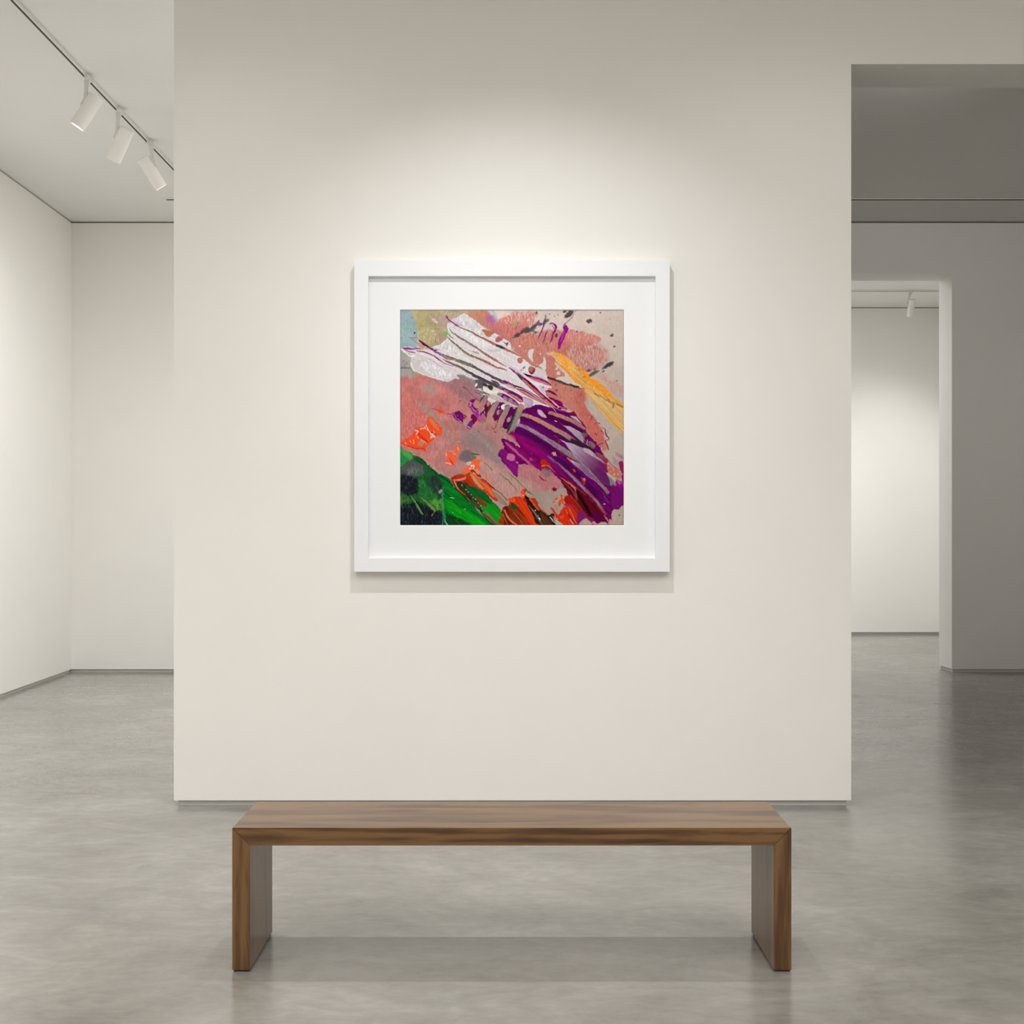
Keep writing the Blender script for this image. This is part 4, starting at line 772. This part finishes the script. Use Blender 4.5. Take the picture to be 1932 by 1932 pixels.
    # ---------------- orange, brown and black strokes along the bottom
    P(3, [(1790,1560),(1870,1530),(1932,1400),(2060,1380),(2110,1400),(2130,1270),(2180,1260),(2160,1350),(2240,1400),(2330,1420),(2400,1560),(2500,1650),(2560,1700),(2600,1760),(2680,1850),(1790,1850),(1760,1700)], (150,44,14), e=.8, s=.6, t=[('d45',.22),('d55',.1)])
    P(4, [(0,1410),(60,1380),(130,1400),(240,1480),(340,1640),(440,1840),(340,1850),(180,1620),(60,1500),(0,1480)], (216,56,14), e=.7, s=1.2, t=('d55',.10)); P(4, [(-60,1560),(60,1580),(180,1720),(240,1850),(-60,1850)], (122,46,18), e=.8, s=1.5, t=('d55',.25)); P(4, [(-130,1570),(-60,1560),(-20,1700),(0,1850),(-110,1850)], (112,26,14), e=.7, s=1, t=('d55',.2))
    S(4, [(-120,1600,8),(-60,1720,14),(20,1800,12),(90,1850,8)], (226,130,84), e=.5, s=.8); S(4, [(30,1640,6),(120,1740,10),(200,1850,6)], (206,96,50), e=.5, s=.9, a=.8); S(4, [(-140,1660,4),(-100,1760,6),(-60,1850,4)], (120,140,50), e=.5, s=.8)
    P(4, [(210,1340),(300,1420),(400,1540),(540,1660),(600,1700),(680,1660),(710,1700),(660,1760),(720,1850),(440,1850),(360,1700),(260,1500)], (40,20,12), e=.7, s=.7, t=('d55',.3)); P(4, [(480,1620),(560,1700),(640,1760),(680,1850),(540,1850),(500,1760)], (84,44,22), e=.7, s=1.5, t=('d55',.15))
    S(4, [(290,1530,6),(380,1640,20),(440,1740,18),(510,1850,10)], (96,92,86), e=.7, s=1.2, t=('d55',.3)); dots(4, [(400,1605,10,14,-30),(465,1745,12,24,-30),(440,1700,8,8,0)], (214,214,206), e=.6, s=.5)
    orp(4, [(160,1300),(180,1250),(215,1260),(225,1330),(200,1420),(160,1370)], (240,74,30)); S(4, [(300,1410,14),(380,1520,14),(450,1600,8)], (236,80,30), e=.6, s=.6); dots(4, [(45,1435,14,18,0),(185,1360,10,12,0)], (250,200,180), e=.5, s=.5)
    P(3, [(1870,1420),(1932,1395),(2000,1450),(1960,1480),(1880,1450)], (246,74,24), e=.6, s=.6)
    P(4, [(0,1480),(80,1540),(100,1600),(0,1560)], (16,78,30), e=.7, s=.9)
    P(4, [(640,1570),(700,1590),(780,1680),(860,1540),(900,1540),(870,1380),(950,1360),(1000,1440),(1060,1540),(1160,1700),(1200,1740),(1100,1850),(860,1850),(760,1740)], (214,44,10), e=.9, s=.6, t=('d55',.10)); P(4, [(870,1400),(960,1360),(1010,1440),(1000,1520),(900,1480)], (166,20,6), e=.8, s=1.2)
    P(4, [(980,1540),(1060,1580),(1160,1700),(1190,1760),(1100,1850),(1040,1700)], (170,36,20), e=.8, s=2, t=('d55',.15)); P(4, [(1100,1640),(1180,1640),(1250,1740),(1180,1820),(1100,1850)], (118,22,96), e=1, s=1.5); S(4, [(880,1510,14),(960,1530,12),(990,1550,8)], (150,40,130), e=.7, s=1); S(4, [(1030,1490,16),(1050,1560,12)], (110,10,80), e=.8, s=1.5)
    P(4, [(1000,1420),(1080,1440),(1180,1580),(1260,1700),(1240,1790),(1160,1800),(1080,1660)], (150,34,22), e=1, s=1.8, t=('d55',.18), a=.9)
    P(4, [(1120,1600),(1200,1640),(1260,1740),(1190,1830),(1120,1780)], (124,24,104), e=1, s=1.6)
    S(4, [(940,1560,4),(1000,1660,8),(1060,1800,8),(1090,1850,4)], (228,110,70), e=.5, s=.8); S(4, [(900,1620,4),(960,1700,8),(1040,1800,8),(1080,1850,6)], (110,10,60), e=.4, s=.6); S(4, [(900,1600,5),(930,1670,6)], (210,150,150), e=.4, s=.6); S(4, [(980,1760,10),(1020,1830,12)], (178,160,150), e=.5, s=.7)
    P(4, [(690,1760),(760,1780),(860,1850),(720,1850)], (178,170,162), e=.6, s=.8); P(4, [(640,1690),(690,1670),(710,1710),(690,1740)], (28,20,20), e=.5, s=.5); P(4, [(660,1740),(700,1760),(740,1850),(690,1850)], (26,18,18), e=.5, s=.6); S(4, [(640,1720,12),(690,1780,8),(730,1830,5)], (206,200,196), e=.5, s=.7); S(4, [(680,1700,6),(740,1760,8)], (226,96,50), e=.5, s=.6)
    for p_ in ([(760,1400,10),(745,1420,14),(700,1430,5)], [(830,1360,14),(825,1420,16),(800,1480,24),(790,1520,12)], [(690,1480,10),(715,1470,8)], [(730,1530,6),(745,1545,5)], [(770,1590,10),(760,1600,6)], [(850,1420,9),(850,1480,14)]):
        S(4, p_, (228,64,16), e=1.0, s=.5)
    dots(4, [(840,1720,34,24,-40)], (226,90,70), e=1.5, s=1, a=.6)
    P(4, [(1190,1760),(1260,1750),(1330,1850),(1120,1850)], (176,158,146), e=.6, s=.6); P(4, [(1330,1830),(1370,1790),(1440,1850)], (190,140,160), e=.6, s=1); P(4, [(1430,1850),(1480,1800),(1560,1800),(1580,1850)], (176,160,148), e=.5, s=.6)
    S(4, [(1540,1700,8),(1600,1780,12),(1610,1850,8)], (214,120,110), e=.6, s=.8); P(4, [(1620,1760),(1650,1760),(1660,1850),(1630,1850)], (186,166,154), e=.5, s=.7)
    P(4, [(1680,1595),(1760,1600),(1870,1500),(1870,1870),(1640,1870),(1660,1760),(1655,1690)], (178,162,148), e=1.0, s=.7, sm=False, t=('c',.03)); dots(4, [(1790,1688,10,11,0)], (60,52,50), e=.2, s=.6)
    # ---------------- comb strokes in the middle
    P('a', [(480,1060),(540,1020),(650,1020),(620,1080),(600,1160),(660,1240),(720,1260),(800,1350),(900,1300),(900,1450),(880,1520),(800,1600),(720,1560),(640,1450),(560,1320),(470,1200)], (150,50,130), e=1.1, s=.6, t=('f',.14))
    P('a', [(540,1040),(650,1010),(600,1080),(590,1180),(680,1250),(640,1260),(560,1180)], (112,0,84), e=.8, s=.6)
    for pth in ([(500,1100,10),(510,1180,8),(500,1060,4)], [(560,1230,7),(620,1290,10),(660,1330,8)], [(700,1290,8),(760,1330,8),(770,1400,6)], [(880,1250,14),(890,1330,16),(890,1380,10)], [(530,1150,5),(550,1100,4)], [(830,1380,8),(850,1450,6)]):
        S('a', pth, (222,180,226), e=1.2, s=.5, a=.9)
    P('a', [(700,1430),(880,1400),(910,1480),(820,1590),(750,1590)], (184,86,140), e=1, s=1.5, a=.85)
    P('a', [(590,1100),(660,1050),(740,1060),(770,1130),(730,1220),(660,1240),(610,1190)], (184,130,124), e=.5, s=.6)
    def tooth(q, pts, c1, c2, g): S(q, pts, c1, e=.5, s=.5, t=('f',.06), g=(c2,)+g)
    P('a', [(900,1060),(1000,1050),(1060,1110),(1040,1200),(980,1300),(950,1420),(920,1480),(900,1380),(880,1200)], (100,0,64), e=.7, s=.6)
    dots('a', [(985,1130,46,70,15)], (184,126,124), e=.5, s=.6); S('a', [(960,1070,8),(1030,1090,10),(1040,1150,5)], (170,110,160), e=.5, s=.7)
    S('a', [(870,920,14),(800,1020,18),(760,1110,5)], (70,60,46), e=.5, s=.6); S('a', [(950,1150,8),(880,1290,14),(790,1410,18)], (44,36,34), e=.5, s=.6)
    tooth('a', [(930,950,52),(880,1080,54),(830,1200,48),(780,1280,22)], (152,116,128), (186,118,112), (900,960,820,1250)); 
    P('a', [(1000,960),(1080,1010),(1180,1040),(1120,1100),(1060,1160),(1040,1090),(960,1040)], (222,214,220), e=.5, s=.5); S('a', [(1040,1050,4),(1085,1110,3)], (240,150,110), e=.3, s=.5)
    P('a', [(1240,1110),(1290,1080),(1420,1120),(1350,1150),(1330,1250),(1350,1290),(1290,1400),(1240,1520),(1170,1580),(1110,1490),(1160,1340),(1200,1230)], (104,4,88), e=.8, s=.6, t=('f',.10)); dots('a', [(1235,1350,40,70,15)], (176,130,136), e=.6, s=.6)
    S('a', [(1270,1190,10),(1250,1240,7)], (214,170,226), e=.8, s=.5); S('a', [(1310,1290,6),(1310,1320,5)], (210,170,220), e=.6, s=.5)
    P('a', [(1310,1190),(1360,1150),(1430,1140),(1420,1180),(1380,1200),(1410,1240),(1390,1270),(1330,1250)], (230,224,230), e=.4, s=.5)
    P('a', [(1560,1220),(1680,1230),(1750,1240),(1700,1380),(1640,1560),(1540,1700),(1480,1780),(1370,1740),(1380,1640),(1460,1480)], (92,0,84), e=.8, s=.6, t=('f',.12)); dots('a', [(1515,1540,46,78,15)], (170,134,150), e=.6, s=.6); dots('a', [(1670,1245,40,22,20)], (200,140,190), e=.6, s=.8); S('a', [(1580,1440,6),(1590,1500,7)], (206,160,214), e=.8, s=.5)
    for pth, c in (([(1140,1100,12),(1060,1190,14),(980,1300,18),(950,1380,14),(935,1480,7),(880,1590,12),(840,1620,12)], (56,74,32)), ([(1250,1130,8),(1200,1250,10),(1150,1390,10),(1090,1480,12)], (50,60,44)), ([(1370,1290,12),(1300,1420,14),(1240,1540,10),(1210,1620,8)], (44,40,32)), ([(1570,1220,8),(1480,1420,10),(1400,1620,12),(1360,1730,8)], (38,28,40)), ([(1210,1640,5),(1170,1740,8),(1120,1790,4)], (110,50,50))):
        S('a', pth, c, e=.5, s=.5)
    S('a', [(930,1500,7),(900,1570,12),(850,1620,14)], (86,150,60), e=.5, s=.5); S('a', [(1090,1470,12),(1050,1500,7)], (120,160,90), e=.6, s=.6)
    tooth('a', [(1220,1100,50),(1140,1230,54),(1080,1340,58),(1020,1450,50),(980,1540,22)], (148,120,140), (192,130,122), (1200,1100,1060,1360))
    tooth('a', [(1490,1210,62),(1440,1350,62),(1370,1480,60),(1310,1620,60),(1270,1740,40)], (146,122,136), (178,126,120), (1470,1220,1330,1550))
    P('a', [(1410,1180),(1450,1160),(1540,1180),(1440,1210)], (120,100,120), e=.4, s=.6)
    S('a', [(1770,1190,14),(1700,1400,30),(1620,1600,34),(1540,1740,30),(1480,1860,12)], (20,100,34), e=.6, s=.7, t=('d55',.1)); S('a', [(1540,1660,12),(1500,1800,16),(1470,1880,8)], (10,60,24), e=.5, s=.7)
    tooth('a', [(1830,1190,66),(1790,1350,68),(1740,1480,66),(1680,1600,60),(1630,1720,52),(1590,1820,22)], (186,128,118), (148,124,126), (1830,1200,1740,1440))
    S('a', [(1910,1220,7),(1850,1400,8),(1800,1500,8)], (60,100,70), e=.4, s=.5); S('a', [(1800,1520,9),(1740,1580,5)], (214,220,226), e=.6, s=.5); S('a', [(1720,1640,6),(1680,1760,10),(1640,1880,6)], (130,160,160), e=.7, s=.6)
    S('a', [(1060,1750,10),(1110,1770,6)], (130,20,70), e=.4, s=.5); dots('a', [(1150,1860,34,18,30),(1215,1850,14,12,0),(730,1858,20,14,30)], (130,40,70), e=1, s=.6, a=.85); S('a', [(1340,1740,12),(1280,1760,8)], (50,80,60), e=1, s=.9, a=.8)
    P('a', [(1500,1900),(1560,1870),(1640,1860),(1660,1932),(1520,1932)], (130,10,90), e=.7, s=.6)
    # small purple patch and trails
    P('a', [(110,1370),(150,1330),(240,1320),(330,1400),(400,1430),(430,1480),(360,1470),(340,1540),(340,1640),(280,1640),(180,1560),(60,1440)], (106,6,92), e=.9, s=.5, t=('f',.15))
    for pth in ([(60,1400,10),(140,1460,12),(220,1560,12),(320,1640,9)], [(190,1390,6),(185,1440,9)], [(350,1440,6),(400,1470,4)], [(90,1380,6),(130,1420,6)], [(260,1480,5),(300,1530,7)]): S('a', pth, (214,176,226), e=1.2, s=.5, a=.9)
    P('a', [(350,1500),(480,1480),(480,1600),(420,1690),(350,1640)], (188,130,124), e=.8, s=.7); P('a', [(350,1600),(430,1640),(400,1740),(340,1680)], (166,150,144), e=.8, s=1, a=.9)
    P('a', [(560,1390),(640,1450),(700,1530),(640,1620),(550,1680),(560,1560),(520,1500)], (112,4,70), e=.8, s=.6); P('a', [(480,1600),(560,1560),(560,1700),(510,1790),(450,1760),(420,1700)], (116,30,120), e=1, s=.6, t=('f',.2)); S('a', [(440,1700,8),(470,1740,8),(520,1760,6)], (220,180,230), e=.8, s=.5); S('a', [(560,1420,10),(620,1470,10)], (60,26,20), e=.5, s=.7)
    S('a', [(340,690,14),(440,760,6),(540,880,6),(640,980,6),(730,1050,14)], (136,40,100), e=.5, s=.5); S('a', [(190,1020,5),(260,1060,8),(200,1110,6),(240,1150,4)], (140,60,84), e=1.2, s=.7, a=.7); S('a', [(370,1090,4),(375,1120,4)], (130,40,70), e=.4, s=.5)
    S(1, [(620,1720,6),(700,1735,4),(830,1790,4),(930,1810,7)], (150,50,110), e=.5, s=.5, a=.9); S(3, [(800,0,3),(930,60,3),(1080,150,3),(1200,240,4)], (110,60,80), e=1, s=.5, a=.6)
    P(1, [(940,1790),(1000,1770),(1050,1765),(1140,1850),(1190,1860),(1100,1932),(960,1840)], (110,10,96), e=.8, s=.6, a=.5)
    # thin purple lines over the white, upper left
    S(1, [(850,180,5),(860,200,14),(900,250,9),(1000,320,11),(1060,350,5)], (130,40,120), e=.4, s=.5); S(1, [(960,250,4),(1060,320,14),(1150,360,6)], (206,176,206), e=.6, s=1)
    S(1, [(230,525,3),(300,580,9),(380,640,14),(470,700,16)], (176,140,170), e=.5, s=.9, a=.9); S(1, [(400,585,9),(470,640,17),(560,700,16),(650,750,12),(720,745,5)], (98,0,82), e=.5, s=.5)
    S(1, [(130,720,7),(200,725,20),(300,730,14),(430,720,4)], (152,60,150), e=.5, s=.6); S(1, [(150,730,4),(240,780,5),(330,790,6)], (120,10,90), e=.4, s=.45); S(1, [(360,760,5),(480,780,9),(600,820,8),(700,880,10),(800,960,5),(960,1020,3)], (132,20,104), e=.4, s=.45)
    S(1, [(640,760,12),(740,820,10),(860,890,7),(960,920,3)], (130,50,150), e=.5, s=.6); S(1, [(660,730,10),(800,760,4),(900,830,3)], (206,180,220), e=.6, s=.7); S(1, [(560,890,3),(680,960,3),(800,1040,3)], (170,90,170), e=.6, s=.5, a=.7); S(1, [(850,900,3),(1000,990,3),(1150,1050,2)], (190,120,180), e=.4, s=.5, a=.7)
    S(1, [(120,950,3),(150,920,7)], (150,60,140), e=.4, s=.6); dots(1, [(325,465,15,14,0)], (52,60,66), e=.3, s=.5); S(1, [(90,1040,13),(180,1040,11),(270,1042,8)], (104,108,108), e=.7, s=.9, a=.9); S(1, [(260,545,4),(360,543,3)], (70,70,80), e=.3, s=.5, a=.8)
    S(1, [(800,450,8),(850,470,14),(920,500,6)], (90,190,80), e=.6, s=.6); S(1, [(900,510,4),(970,550,5)], (130,30,110), e=.3, s=.5); S(1, [(640,395,3),(720,405,6),(720,430,3)], (90,150,90), e=.8, s=.5, a=.8); S(1, [(970,370,4),(1010,390,7)], (150,200,140), e=.6, s=.8, a=.8)
    # bright flecks on the white
    for k in range(150):
        u, v = rng.uniform(0, 1), rng.uniform(0, 1)
        x = 450+u*1300; y = 560+u*460+(v-.5)*(420-160*u)
        S(1, [(x,y,3),(x+rng.uniform(-6,10),y+rng.uniform(14,34),3.5)], (246,246,250), e=.5, s=.45, a=.5)
    for k in range(60):
        u, v = rng.uniform(0, 1), rng.uniform(0, 1)
        x = 450+u*460; y = 970+u*190+(v-.5)*120
        S(1, [(x,y,3),(x+rng.uniform(-4,4),y+rng.uniform(12,26),3.5)], (246,246,250), e=.5, s=.45, a=.55)
    for k in range(300):
        x, y = rng.uniform(0,1000), rng.uniform(560,1500)
        if y > 1180+x*.5 or y < 640+(x>560)*(x-560)*.6: continue
        S('G', [(x,y,1.6),(x+rng.uniform(-2,4),y+rng.uniform(6,22),1.2)], [(212,170,160),(168,96,98),(150,120,124),(206,120,116)][rng.randint(4)], e=.6, s=.9, a=rng.uniform(.1,.3))
    # glints on the purple and the green
    for k in range(14):
        x, y = rng.uniform(120,420), 560+rng.uniform(0,1)*200
        dots(4, [(x,y+(x-120)*.3,3.5,3.5,0)], (230,170,220), e=.3, s=.4, a=.7)
    for k in range(110):
        x, y = rng.uniform(100,1100), rng.uniform(900,1800)
        if y < 700+x*.75: continue
        S(3, [(x,y,2.5),(x+2,y+rng.uniform(10,26),2.5)], (150,200,170), e=.4, s=.45, a=rng.uniform(.25,.6))
    img[:] = img*(1+.018*weave[...,None]+.02*fine[...,None])
    # the print's thin dark edge
    ed = np.minimum(np.minimum(xx, W-1-xx), np.minimum(yy, H-1-yy))
    img[ed < 2] *= .62
    return np.clip(img, 0, 255)

art = make_painting()
_e = .003
ax0, ax1, az0, az1 = mi_[0]-_e, mi_[1]+_e, mi_[2]-_e, mi_[3]+_e
nw, nh = PW*K, PH*K                 # one vertex per sample of the picture
gx = np.linspace(mi_[0], mi_[1], nw+1)[:-1] + (mi_[1]-mi_[0])/nw/2
gz = np.linspace(mi_[3], mi_[2], nh+1)[:-1] - (mi_[3]-mi_[2])/nh/2
gx[0], gx[-1], gz[0], gz[-1] = ax0, ax1, az1, az0
co = np.zeros((nh, nw, 3), np.float32)
co[..., 0] = gx[None, :]; co[..., 2] = gz[:, None]; co[..., 1] = YM+.0042
idx = np.arange(nw*nh).reshape(nh, nw)
quads = np.stack([idx[:-1,:-1], idx[1:,:-1], idx[1:,1:], idx[:-1,1:]], -1).reshape(-1, 4)
me = bpy.data.meshes.new('print')
me.vertices.add(nw*nh); me.vertices.foreach_set('co', co.ravel())
me.loops.add(quads.size); me.loops.foreach_set('vertex_index', quads.ravel().astype(np.int32))
me.polygons.add(len(quads)); me.polygons.foreach_set('loop_start', np.arange(0, quads.size, 4, dtype=np.int32))
me.update(calc_edges=True)
ca = me.color_attributes.new('pigment', 'FLOAT_COLOR', 'POINT')
a01 = np.clip(art*ART_GAIN/255, 0, 1)
al = np.where(a01 <= .04045, a01/12.92, ((a01+.055)/1.055)**2.4)
rgba = np.ones((nh*nw, 4), np.float32); rgba[:, :3] = al.reshape(-1, 3)
ca.data.foreach_set('color', rgba.ravel())
m = new_mat('printed_canvas', rough=.8, spec=.06)
at_ = N(m, 'ShaderNodeAttribute', attribute_name='pigment'); L(m, at_.outputs['Color'], bsdf(m).inputs['Base Color'])
me.materials.append(m)
po = bpy.data.objects.new('print', me); C.objects.link(po); po.parent = pic
po['label'] = 'abstract image of scraped purple, white, pink, green and orange paint'


# ------------------------------------------------------------ light
def spot(loc, target, energy, size, blend=1, r=.03, col=(1,.99,.965)):  # serves the ceiling spots and the added fill spots
    d = bpy.data.lights.new('ceiling_and_fill_spot', 'SPOT'); d.energy = energy; d.spot_size = math.radians(size); d.spot_blend = blend
    d.shadow_soft_size = r; d.color = col
    o = bpy.data.objects.new('ceiling_and_fill_spot', d); C.objects.link(o); o.location = loc
    o.rotation_euler = (Vector(target)-Vector(loc)).to_track_quat('-Z', 'Y').to_euler(); return o
def area(loc, rot, sx, sy, energy, col=(1,.99,.965)):  # unseen panels added as soft fill
    d = bpy.data.lights.new('fill_panel', 'AREA'); d.shape = 'RECTANGLE'; d.size = sx; d.size_y = sy; d.energy = energy; d.color = col
    o = bpy.data.objects.new('fill_panel', d); C.objects.link(o); o.location = loc; o.rotation_euler = rot; return o
YS = 5.03
#LIGHTS
spot((0, YS, 4.27), (0, YC, .85), 106, 92, 1, .014, (1,1,.975))
spot((0, YS, 4.27), (0, YC, .35), 34, 66, 1, .014, (1,1,.975))  # extra beam added to brighten the lower middle of the wall
for sx in (-1.65, 1.65):
    spot((sx, YS, 4.27), (sx*.8, YC, 2.2), 15, 82, 1, .014, (1,1,.975))
area((.4, .6, ZC-.02), (0,0,0), 6.5, 5.0, 262, (1,.965,.92))  # unseen panel added for ambient light in the front room
for x in (-1.6, 0, 1.6):
    spot((x, YS, 4.27), (x*.9, 4.75, 0), 84, 80, 1, .014)
# left bay
for y in (1.5, 3.5, 5.5, 7.2):
    spot((TX, y, ZC-.28), (xl(y), y+.2, .0), 104, 112, 1, .04)
area((-.6, 10.0, ZC-.02), (0,0,0), 1.8, 4.6, 102)  # added panel, out of sight, evens out far wall and left bay
# bay on the right: unseen spots added to brighten its far wall
for x in (2.6, 4.6):
    spot((x, 7.9, ZC-.06), (x, YF, 3.3), 52, 80, 1, .05)
# room beyond the doorway
for x in (1.5, 3.1):
    spot((x, YT2, ZC2-.2), (x, YE, .0), 9, 130, 1, .04)
area((1.3, 14.8, ZC2-.02), (0,0,0), 3.8, 1.6, 92)  # unseen panel added to brighten this room evenly
for x in (1.8, 3.2, 4.9):
    spot((x, 14.5, ZC2-.08), (x, YE, .9), 112, 66, 1, .04)  # spots added off the track to lift the low end wall

# ------------------------------------------------------------ camera, colour
cd = bpy.data.cameras.new('camera'); cam = bpy.data.objects.new('camera', cd); C.objects.link(cam)
cam.location = (0,0,HC); cam.rotation_euler = (math.pi/2,0,0)
cd.sensor_width = 36; cd.lens = 36*F/1932; cd.shift_y = (HZ-966)/1932; cd.clip_start = .05
bpy.context.scene.camera = cam
w = bpy.data.worlds.new('world'); bpy.context.scene.world = w; w.use_nodes = True
w.node_tree.nodes['Background'].inputs[0].default_value = (.02,.02,.02,1)
vs = bpy.context.scene.view_settings
vs.view_transform = 'Standard'; vs.look = 'None'; vs.gamma = 1; vs.use_curve_mapping = False; vs.exposure = 0.31
bpy.context.scene.cycles.max_bounces = 14; bpy.context.scene.cycles.diffuse_bounces = 8
bpy.context.scene.cycles.use_denoising = True
